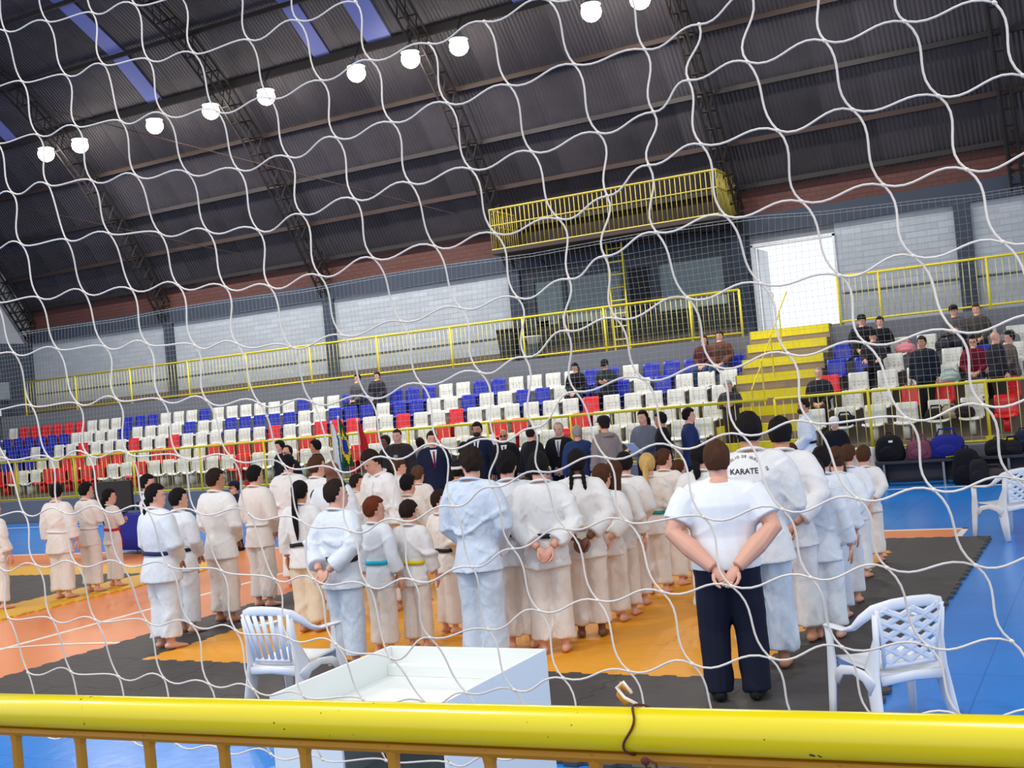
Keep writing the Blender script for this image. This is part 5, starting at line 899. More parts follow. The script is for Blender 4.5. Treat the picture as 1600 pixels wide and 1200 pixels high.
    {'label': 'woman with glasses in a maroon jacket seated in the right stand', 'loc': (-2.57, 25.28, 1.42), 'H': 1.66, 'az': 180, 'sit': True, 'seat': 0.36, 'lean': 0.12, 'vx': 0.021, 'group': 'spectators in the stands', 'clothes': ('maroon_jacket', (112, 26, 44), 'black_trousers', (30, 30, 36)), 'hair': ('wavy', 'black'), 'glasses': 'clear', 'kind': 'casual', 'arms': 'lap', 'b': 1.1},
    {'label': 'bald man in a black coat standing in the right stand', 'loc': (-2.072, 24.28, 1.06), 'H': 1.639, 'az': -60, 'kind': 'casual', 'clothes': ('black_coat', (36, 36, 42), 'olive_trousers', (54, 48, 42)), 'hair': ('shaved', 'grey'), 'vx': 0.02, 'b': 1.35, 'group': 'spectators in the stands', 'skin': 'fair'},
    {'label': 'dark-haired woman in a grey-brown jacket at the right edge, facing the bald man', 'loc': (-1.87, 25.28, 1.42), 'H': 1.7, 'az': 120, 'sit': True, 'seat': 0.36, 'lean': 0.12, 'vx': 0.021, 'group': 'spectators in the stands', 'clothes': ('taupe_jacket', (92, 82, 78), 'brown_trousers', (70, 56, 46)), 'hair': ('wavy', 'dark'), 'b': 1.2, 'kind': 'casual', 'arms': 'lap'},
    {'label': 'person filming from behind the booth window', 'loc': (-13.676, 29.6, 3.28), 'H': 1.6, 'az': 180, 'kind': 'casual', 'clothes': ('pale_shirt', (190, 200, 206), 'black_trousers', (30, 30, 36)), 'hair': ('short', 'dark'), 'vx': 0.022, 'group': 'spectators in the stands'},
]

def finish(p, k, body, top, tr):
    H = p['H']; hh = p['hh']; kind = p['kind']; rot, piv = head_frame(p)
    root = tag(empty('person', p['loc'], R(p['az'])), p['label'], 'person', p.get('group'))
    # hands, face
    q = M(); q.m = []
    hands = p.get('hands', True)
    for s, a, sh, e, w_ in p['arm']:
        if a in ('back', 'backwide'): dv, pn, cu = (-s * .62, -.1 - .12 * (s > 0), -.75), (-s * .5, -1, .1), .75
        elif a == 'side': dv, pn, cu = (w_ - e), (-s, 0, 0), .35
        elif a in ('front', 'lap'): dv, pn, cu = (-s * .7, .5, -.4), (0, -1, -.3), .5
        elif a in ('phone', 'crossed'): dv, pn, cu = (-s * .7, .3, .2), (0, -1, 0), .8
        else: dv, pn, cu = (w_ - e), (0, 0, -1), .5
        hand(q, w_, dv, pn, s, H, cu)
    for s in (-1, 1):
        q.ell(hp(p, s * .125, .325, .47), np.array((.045, .022, .022)) * hh, 8, 6, 1, rot)
        q.ell(hp(p, s * .125, .338, .47), np.array((.024, .014, .021)) * hh, 8, 6, 2, rot)
        q.ell(hp(p, s * .13, .345, .56), np.array((.075, .025, .014)) * hh, 8, 6, 4, rot)
    q.ell(hp(p, 0, .355, .24), np.array((.09, .025, .022)) * hh, 8, 6, 3, rot)
    if p.get('beard'): q.ell(hp(p, 0, .19, .2), np.array((.27, .235, .2)) * hh, 12, 8, 4, rot)
    body = join_into(body, q, skin_mats(p.get('skin', 'fair'))); body.name = 'body'
    link('body', body, root)
    amp = {'gi': .017, 'suit': .007, 'tshirt': .008}.get(kind, .009)
    folds(top, p, amp, k, 'top'); folds(tr, p, amp * .75, k + 500, 'tr')
    if kind == 'gi': mt = ml = cloth_gi[p.get('cloth', 'white')]; 
    else:
        n1, c1, n2, c2 = p['clothes']; mt = cl(n1, c1); ml = cl(n2, c2)
    if p.get('trcloth'): ml = cloth_gi[p['trcloth']]
    top.materials.append(mt); tr.materials.append(ml)
    for me in (top, tr): me.polygons.foreach_set('use_smooth', [True] * len(me.polygons))
    tname = {'gi': 'gi_jacket', 'suit': 'suit_jacket', 'tshirt': 't_shirt'}.get(kind, 'jacket')
    to = link(tname, top, root); link('trousers', tr, root)
    T = p['T']
    th = np.linspace(0, 2 * np.pi, 20, endpoint=False)
    if kind == 'gi':
        # collar band around the neck and down the chest
        cz = sorted(p['pj'])[-1][0] + .004
        q = M(); q.tube([T((.048) * math.sin(a), -.05 * math.cos(a) + .006, cz + .012 - .034 * (1 - math.cos(a)) / 2) for a in np.linspace(-2.6, 2.6, 15)], [(.014 * H, .007 * H)] * 15, 8, ref=(0, 0, 1))
        q.build('collar', mt, root, smooth=True)
        q = front_patch(p, .6, .80, .008, .022, .012); q.build('lapel', mt, root)
        if p.get('belt'): belt_shapes(p, root, p['belt'])
    if kind == 'suit':
        q = front_patch(p, .665, .83, .003, .034, .012); q.build('shirt', cl('shirt_white', (222, 222, 226)), root)
        q = front_patch(p, .655, .815, .009, .008, .016); q.build('tie', cl('tie_' + p.get('tie', 'navy'), {'navy': (28, 30, 44), 'red': (110, 22, 40), 'grey': (110, 112, 120)}[p.get('tie', 'navy')]), root)
        q = M(); q.tube([T(.046 * math.sin(a), -.046 * math.cos(a), .842 - .015 * (1 - math.cos(a))) for a in np.linspace(-2.4, 2.4, 13)], [(.012 * H, .006 * H)] * 13, 8, ref=(0, 0, 1)); q.build('collar', mt, root, smooth=True)
    if kind == 'hoodie':
        q = M(); q.tube([T(.06 * math.sin(a), -.062 * math.cos(a) - .006, .835 - .01 * (1 - math.cos(a))) for a in np.linspace(-2.7, 2.7, 15)], [(.026 * H, .022 * H)] * 15, 10, ref=(0, 0, 1)); q.build('hood', mt, root, smooth=True)
        if p.get('emblem'): q = front_patch(p, .715, .745, .022, .022, .006); q.build('emblem', cl('emblem_pale', (150, 150, 150)), root)
    if kind == 'tshirt':
        q = M(); q.tube([T(.044 * math.sin(a), -.04 * math.cos(a), .84 - .008 * (1 - math.cos(a))) for a in np.linspace(0, 2 * np.pi, 17)], [(.007 * H, .005 * H)] * 17, 6, ref=(0, 0, 1)); q.build('neckband', mt, root, smooth=True)
    if p.get('shoes', kind != 'gi'):
        sc = cl('shoe_' + p.get('shoec', 'black'), {'black': (28, 28, 32), 'brown': (70, 46, 34), 'white': (205, 200, 195)}[p.get('shoec', 'black')])
        for s, hip, kn, an in p['leg']:
            d = np.array((math.sin(R(8)) * s, math.cos(R(8)), 0)); zf = an[2] - .042 * H if p.get('sit') else 0
            q = M(); q.tube([an * (1, 1, 0) + d * -.036 * H + (0, 0, zf + .026 * H), an * (1, 1, 0) + (0, 0, zf + .03 * H), an * (1, 1, 0) + d * .055 * H + (0, 0, zf + .022 * H), an * (1, 1, 0) + d * .11 * H + (0, 0, zf + .014 * H)], [(.026 * H, .024 * H), (.028 * H, .03 * H), (.033 * H, .022 * H), (.025 * H, .014 * H)], 12, ref=(0, 0, 1), roundcap=True)
            q.build('shoe', sc, root, smooth=True)
    st, hc = p.get('hair', ('short', 'dark'))
    hm = mat('hair_' + hc, HAIRC[hc], .85, .15, bump=(90, .9, .01), stretch=(1, 1, .2), var=.35, vscale=40)
    if st != 'shaved': hair_mesh(p, st, k).build('hair', hm, root, smooth=True)
    if p.get('cap'):
        cap_mesh(p, p['cap'][1]).build('cap', cl('cap_' + p['cap'][0], {'black': (26, 26, 30), 'navy': (30, 32, 54), 'red': (170, 30, 50), 'white': (225, 225, 225), 'grey': (120, 116, 112)}[p['cap'][0]]), root, smooth=True)
    if p.get('band'):
        q = M(); q.tube([hp(p, .345 * math.cos(a), -.04 + .42 * math.sin(a), .78) for a in np.linspace(0, 2 * np.pi, 21)], [(.012, .024)] * 21, 6, ref=(0, 0, 1)); q.build('headband', cloth_gi['white'], root, smooth=True)
    if p.get('glasses'):
        q = M()
        for s in (-1, 1):
            q.tube([hp(p, s * .13 + .085 * math.cos(a), .37, .47 + .06 * math.sin(a)) for a in np.linspace(0, 2 * np.pi, 11)], .004, 5)
            q.tube([hp(p, s * .21, .36, .48), hp(p, s * .34, 0, .5)], .003, 5)
            if p['glasses'] == 'dark': q.ell(hp(p, s * .13, .37, .47), np.array((.08, .012, .055)) * hh, 8, 6, 0, rot)
        q.build('glasses', mat('glasses_frame', (24, 22, 24), .3), root)
    if p.get('hairclip'):
        q = M(); q.ell(hp(p, .2, -.36, .7), (.03, .02, .025), 8, 6); q.build('hair_clip', mat('pink_clip', (236, 40, 110), .4), root)
    if p.get('text'):
        bvh = BVHTree.FromPolygons([v.co[:] for v in top.vertices], [f.vertices[:] for f in top.polygons])
        def put(txt, size, cx, cz, arc=None, rotz=0, name='lettering'):
            V, F = [], []
            items = [(txt, 0, 0, 0)] if arc is None else []
            if arc:
                n = len(txt)
                for i_, ch in enumerate(txt):
                    a = (i_ - (n - 1) / 2) * arc[1]; items.append((ch, arc[0] * math.sin(a), arc[0] * (math.cos(a) - 1), -a))
            for ch, ox, oz, ra in items:
                if ch == ' ': continue
                cu = bpy.data.curves.new('t', 'FONT'); cu.body = ch; cu.size = size; cu.align_x = 'CENTER'; cu.offset = size * .018; cu.resolution_u = 2
                ob = bpy.data.objects.new('t', cu); C.objects.link(ob); me = bpy.data.meshes.new_from_object(ob.evaluated_get(bpy.context.evaluated_depsgraph_get()))
                bpy.data.objects.remove(ob); o_ = len(V); ra2 = ra + rotz
                for v in me.vertices:
                    x, z = v.co.x, v.co.y; x, z = x * math.cos(ra2) - z * math.sin(ra2) + ox, x * math.sin(ra2) + z * math.cos(ra2) + oz
                    X, Z = cx + x, cz + z                       # seen from behind: local +x is on the right
                    h = bvh.ray_cast(Vector((X, -1, Z)), Vector((0, 1, 0))); yy = h[0].y if h[0] else -.12
                    V.append((X, yy - .004, Z))
                F += [tuple(i + o_ for i in f.vertices) for f in me.polygons]; bpy.data.meshes.remove(me)
            q = M(); q.add(V, F); q.build(name, mat('black_print', (30, 32, 40), .7), to)
        put('KARATE', .056, -.06, 1.465); put('POLIO DE GUEL', .026, -.06, 1.583, arc=(.155, .115)); put('DE', .024, .1, 1.49, rotz=-1.2)
    if p.get('hold') == 'phone':
        a, b_ = p['arm'][0][4], p['arm'][1][4]; c = (a + b_) / 2 + np.array((0, .04, .03)); q = M(); q.box(-.036, .036, -.006, .006, -.07, .07)
        o = q.build('smartphone', mat('phone_black', (20, 20, 24), .2), None); bevel(o, .004)
        o.location = Matrix.Translation(p['loc']) @ Euler((0, 0, R(p['az']))).to_matrix().to_4x4() @ Vector(c); o.rotation_euler = (R(-35), 0, R(p['az'])); tag(o, 'black smartphone held by the ' + p['short'], 'phone')
    if p.get('hold') == 'papers':
        c = (p['arm'][0][4] + p['arm'][1][4]) / 2 + np.array((0, .07, .03)); q = M(); q.box(-.105, .105, -.004, .004, -.15, .15)
        o = q.build('paper_sheets', mat('paper_white', (222, 226, 236), .8), None); o.location = Matrix.Translation(p['loc']) @ Euler((0, 0, R(p['az']))).to_matrix().to_4x4() @ Vector(c); o.rotation_euler = (R(-50), 0, R(p['az'])); tag(o, 'white paper sheets held by the ' + p['short'], 'papers')
    return root

jobs = []
for p in PEOPLE:
    build_raw(p); B, J, Tm = p['raw']; vx = p.get('vx', .016)
    jobs += [(B, vx * .9, 2), (J, vx, 3), (Tm, vx * 1.15, 3)]
res = remesh_batch(jobs)
for i, p in enumerate(PEOPLE): finish(p, i, *res[3 * i:3 * i + 3]); p['raw'] = None

# ------------------------------------------------------------------ plastic chairs
pl = mat('white_chair_plastic', (224, 226, 230), .35, .45)
def plastic_chair(loc, az, label, lattice):
    t = tag(empty('plastic_chair', loc, R(az)), label, 'chair', 'white plastic chairs around the mats')
    # seat
    q = M(); rings = []
    pr = [(.24, .40, .235), (.25, .425, .24), (.22, .432, .235), (0, .42, .225), (-.2, .415, .21), (-.22, .40, .20)]
    V = []; F = []
    for y, z, hw in pr:
        for j in range(7): u = -1 + j / 3; V.append((u * hw, y, z + abs(u) ** 3 * .012))
    for y, z, hw in pr:
        for j in range(7): u = -1 + j / 3; V.append((u * hw, y, z + abs(u) ** 3 * .012 - .014))
    o_ = 42
    for i in range(5):
        for j in range(6): a = i * 7 + j; F += [(a, a + 7, a + 8, a + 1), (o_ + a, o_ + a + 1, o_ + a + 8, o_ + a + 7)]
        a = i * 7; F.append((a, o_ + a, o_ + a + 7, a + 7)); a += 6; F.append((a, a + 7, o_ + a + 7, o_ + a))
    for j in range(6): F.append((j, j + 1, o_ + j + 1, o_ + j)); a = 35 + j; F.append((a, o_ + a, o_ + a + 1, a + 1))
    q.add(V, F); q.box(-.22, .22, .225, .24, .365, .42); q.build('seat', pl, t, smooth=False)
    # armrests run in one curve with the top of the back
    hs = [(.285, .2, .64, .032, .011), (.29, .08, .645, .034, .012), (.288, -.04, .648, .033, .013), (.28, -.12, .675, .022, .02), (.262, -.18, .728, .016, .028), (.215, -.245, .785, .013, .032), (.12, -.288, .812, .012, .034)]
    full = [(-x, y, z, c, d) for x, y, z, c, d in hs] + [(0, -.302, .82, .012, .034)] + hs[::-1]
    q = M(); q.tube([f_[:3] for f_ in full], [f_[3:] for f_ in full], 12, ref=(0, 0, 1), roundcap=True)
    q.build('arm_and_top_rail', pl, t, smooth=True)
    for s in (-1, 1):
        q = M(); q.tube([(s * .285, .195, .635), (s * .27, .215, .5), (s * .262, .23, .4), (s * .268, .25, .2), (s * .275, .265, 0)], [(.014, .045), (.015, .042), (.016, .055), (.016, .044), (.018, .034)], 10, ref=(0, 1, 0)); q.build('leg', pl, t, smooth=True)
        q = M(); q.tube([(s * .215, -.255, .76), (s * .205, -.23, .6), (s * .218, -.17, .42), (s * .235, -.22, .2), (s * .255, -.27, 0)], [(.012, .03), (.012, .035), (.013, .085), (.014, .07), (.016, .045)], 10, ref=(0, 1, 0)); q.build('leg', pl, t, smooth=True)
        # arched side apron
        q = M(); q.tube([(s * .262, .2, .31), (s * .255, .12, .375), (s * .25, 0, .395), (s * .245, -.12, .38), (s * .235, -.2, .32)], [(.01, .05), (.01, .032), (.01, .028), (.01, .04), (.01, .06)], 8, ref=(0, 0, 1)); q.build('side_apron', pl, t, smooth=True)
    q = M(); q.tube([(-.2, -.235, .37), (0, -.25, .385), (.2, -.235, .37)], [(.012, .03)] * 3, 8, ref=(0, 0, 1)); q.build('back_apron', pl, t, smooth=True)
    def bp_(u, v):     # back surface, u across, v up
        hw = .165 + .045 * v * v; return np.array((u * hw, -.225 - .05 * v - .035 * (1 - u * u) * v, .45 + .34 * v))
    fr = M(); fr.tube([bp_(-1, -.02), bp_(-1, .5), bp_(-1, 1)], [(.014, .008)] * 3, 8); fr.tube([bp_(1, -.02), bp_(1, .5), bp_(1, 1)], [(.014, .008)] * 3, 8)
    fr.tube([bp_(-1, 0), bp_(0, 0), bp_(1, 0)], [(.008, .016)] * 3, 8, ref=(0, 0, 1)); fr.build('back_frame', pl, t, smooth=True)
    if lattice:
        for d in (-1, 1):
            for k in range(-3, 5):
                pts = []
                for s in np.linspace(0, 1, 7):
                    u = (-1 + 2 * s) * d; v = (k + s * 2.6) / 4.4
                    if -.001 <= v <= 1.001: pts.append(bp_(u, v))
                    elif pts or True:
                        vv = min(max(v, 0), 1)
                        if (v < 0 and (k + min(1, s + 1 / 6) * 2.6) / 4.4 > 0) or (v > 1 and (k + max(0, s - 1 / 6) * 2.6) / 4.4 < 1):
                            s2 = (vv * 4.4 - k) / 2.6; pts.append(bp_((-1 + 2 * s2) * d, vv))
                if len(pts) > 1: q = M(); q.tube(pts, [(.019, .005)] * len(pts), 6, ref=(0, 1, 0)); q.build('lattice_strip', pl, t)
    else:
        for k in range(5):
            u = -.72 + .36 * k; q = M(); q.tube([bp_(u, 0), bp_(u * .98, .5), bp_(u, .98)], [(.022, .006)] * 3, 8, ref=(0, 1, 0)); q.build('back_slat', pl, t, smooth=True)
    return t
plastic_chair((-1.36, 7.13, 0), 40, 'white plastic armchair with lattice back at the right front corner of the mats', True)
plastic_chair((-1.35, 15.14, 0), 47, 'white plastic armchair with lattice back on the blue floor at the right edge', True)
plastic_chair((-5.55, 6.72, .026), 0, 'white plastic armchair with a slatted back, left of the white box table', False)

# ------------------------------------------------------------------ white box table
wt = mat('white_melamine', (226, 230, 228), .4, .4)
tb = tag(empty('box_table', (-3.05, 4.55, 0)), 'white open-topped box table standing just beyond the yellow front rail', 'table')
W_, D_, Hh = .46, .49, .95
def tbx(name, *a):
    q = M(); q.box(*a); return bevel(q.build(name, wt, tb), .003)
tbx('side_panel', -W_, -W_ + .018, -D_, D_, 0, Hh); tbx('side_panel', W_ - .018, W_, -D_, D_, 0, Hh)
tbx('back_panel', -W_ + .018, W_ - .018, D_ - .018, D_, 0, Hh)
tbx('tray_floor', -W_ + .018, W_ - .018, -D_, D_ - .018, Hh - .16, Hh - .142)
tbx('inner_ledge', -W_ + .018, W_ - .018, D_ - .07, D_ - .018, Hh - .142, Hh - .085)
tbx('front_panel', -W_ + .018, -.08, -D_, -D_ + .018, 0, Hh - .2)
tbx('front_rim', -W_ + .018, W_ - .018, -D_, -D_ + .018, Hh - .2, Hh - .1)
tbx('shelf', -W_ + .018, W_ - .018, -D_ + .02, D_ - .018, .4, .418)

# ------------------------------------------------------------------ near stand and its front rail
box('trim_6', conc_gray, -6, 3, -3, 1.6, 0, .62, kind='structure')
nr = tag(empty('front_railing', (-2.6, 1.3, .62)), 'thick glossy yellow railing crossing the bottom of the photo', 'railing')
worn, nt, b = nodes_of('worn_yellow_enamel', (218, 200, 4), .22); b.inputs['Specular IOR Level'].default_value = .6
tc = nt.nodes.new('ShaderNodeTexCoord'); n1 = nt.nodes.new('ShaderNodeTexNoise'); n1.inputs['Scale'].default_value = 70; n1.inputs['Detail'].default_value = 2
n3 = nt.nodes.new('ShaderNodeTexNoise'); n3.inputs['Scale'].default_value = 5
cr = nt.nodes.new('ShaderNodeValToRGB'); cr.color_ramp.elements[0].position = .735; cr.color_ramp.elements[1].position = .75
mu = nt.nodes.new('ShaderNodeMath'); mu.operation = 'MULTIPLY_ADD'; mu.inputs[1].default_value = .35
nt.links.new(tc.outputs['Object'], n1.inputs['Vector']); nt.links.new(tc.outputs['Object'], n3.inputs['Vector']); nt.links.new(n3.outputs[0], mu.inputs[0]); nt.links.new(n1.outputs[0], mu.inputs[2])
mx = nt.nodes.new('ShaderNodeMix'); mx.data_type = 'RGBA'; mx.inputs['A'].default_value = lin((218, 200, 4)); mx.inputs['B'].default_value = lin((70, 52, 24))
nt.links.new(mu.outputs[0], cr.inputs[0]); nt.links.new(cr.outputs[0], mx.inputs['Factor']); nt.links.new(mx.outputs['Result'], b.inputs['Base Color'])
cr.color_ramp.elements[0].position = .945; cr.color_ramp.elements[1].position = .96
zr = lambda x: 1.7262 + .0222 * (x + 1.7) - .62
q = M(); q.tube([(x + 2.6, 0, zr(x)) for x in (-2.6, -1.5, -.5, .6, 1.5)], .0265, 32, ref=(0, 0, 1)); q.build('top_rail', worn, nr, smooth=True)
under = mat('shaded_yellow_steel', (168, 118, 22), .5, .4, var=.12, vscale=20)  # yellow bars browned to paint in the shade below the pipe
q = M(); q.tube([(x + 2.6, .0, zr(x) - .034) for x in (-2.6, -1.5, -.5, .6, 1.5)], [(.012, .008)] * 5, 8, ref=(0, 0, 1)); q.build('flat_bar', under, nr)
q = M(); q.tube([(0, 0, .1), (4.1, 0, .1)], .02, 8, ref=(0, 0, 1)); q.build('bottom_rail', yellow, nr, smooth=True)
for k in range(-6, 16):
    x = -1.672 + .1512 * k; q = M(); q.tube([(x + 2.6, 0, .1), (x + 2.6, 0, zr(x) - .05), (x + 2.6, 0, zr(x) - .03)], [(.0085, .0085), (.0085, .0085), (.014, .011)], 8, ref=(0, 1, 0)); q.build('baluster', under, nr)
for x in (-2.55, 1.45): q = M(); q.tube([(x + 2.6, 0, 0), (x + 2.6, 0, zr(x))], .025, 10); q.build('post', yellow, nr, smooth=True)
# brown cord tied round the rail
xr = -.5555; rm = mat('brown_cord', (84, 40, 34), .8, bump=(200, .6, .003)); zc = zr(xr) + .62
q = M(); q.tube([(xr + .006 * math.sin(a * 3) + .004 * a, 1.3 - .0295 * math.cos(a), zc + .0295 * math.sin(a)) for a in np.linspace(-1.6, 4.7, 34)], .0016, 6)
q.tube([(xr + .02, 1.272, zc - .025), (xr + .022, 1.27, zc - .06), (xr + .03, 1.272, zc - .1)], .0018, 6); q.tube([(xr + .02, 1.272, zc - .025), (xr + .034, 1.27, zc - .03), (xr + .036, 1.272, zc - .055)], .0018, 6)
q.ell((xr + .02, 1.271, zc - .028), (.006, .004, .005), 8, 6)
tag(q.build('tie_cord', rm, smooth=True), 'brown cord knotted around the thick yellow front rail', 'cord')
q = M(); q.tube([(xr + .0, 1.31, zc + .028), (xr - .018, 1.315, zc + .034), (xr - .03, 1.32, zc + .045), (xr - .02, 1.32, zc + .052), (xr - .008, 1.315, zc + .04)], .0022, 6)
tag(q.build('net_tail', mat('net_cord', (222, 214, 208), .6), smooth=True), 'loose white net cord end looped on top of the front rail by the brown cord', 'cord')
q = M(); q.tube([(xr - .022, 1.33, zc + .022), (xr - .034, 1.335, zc + .032), (xr - .03, 1.335, zc + .045), (xr - .018, 1.335, zc + .036)], .004, 8)
tag(q.build('rag_knot', mat('amber_cord', (190, 130, 40), .7), smooth=True), 'small amber knot behind the loose net end on the front rail', 'knot')

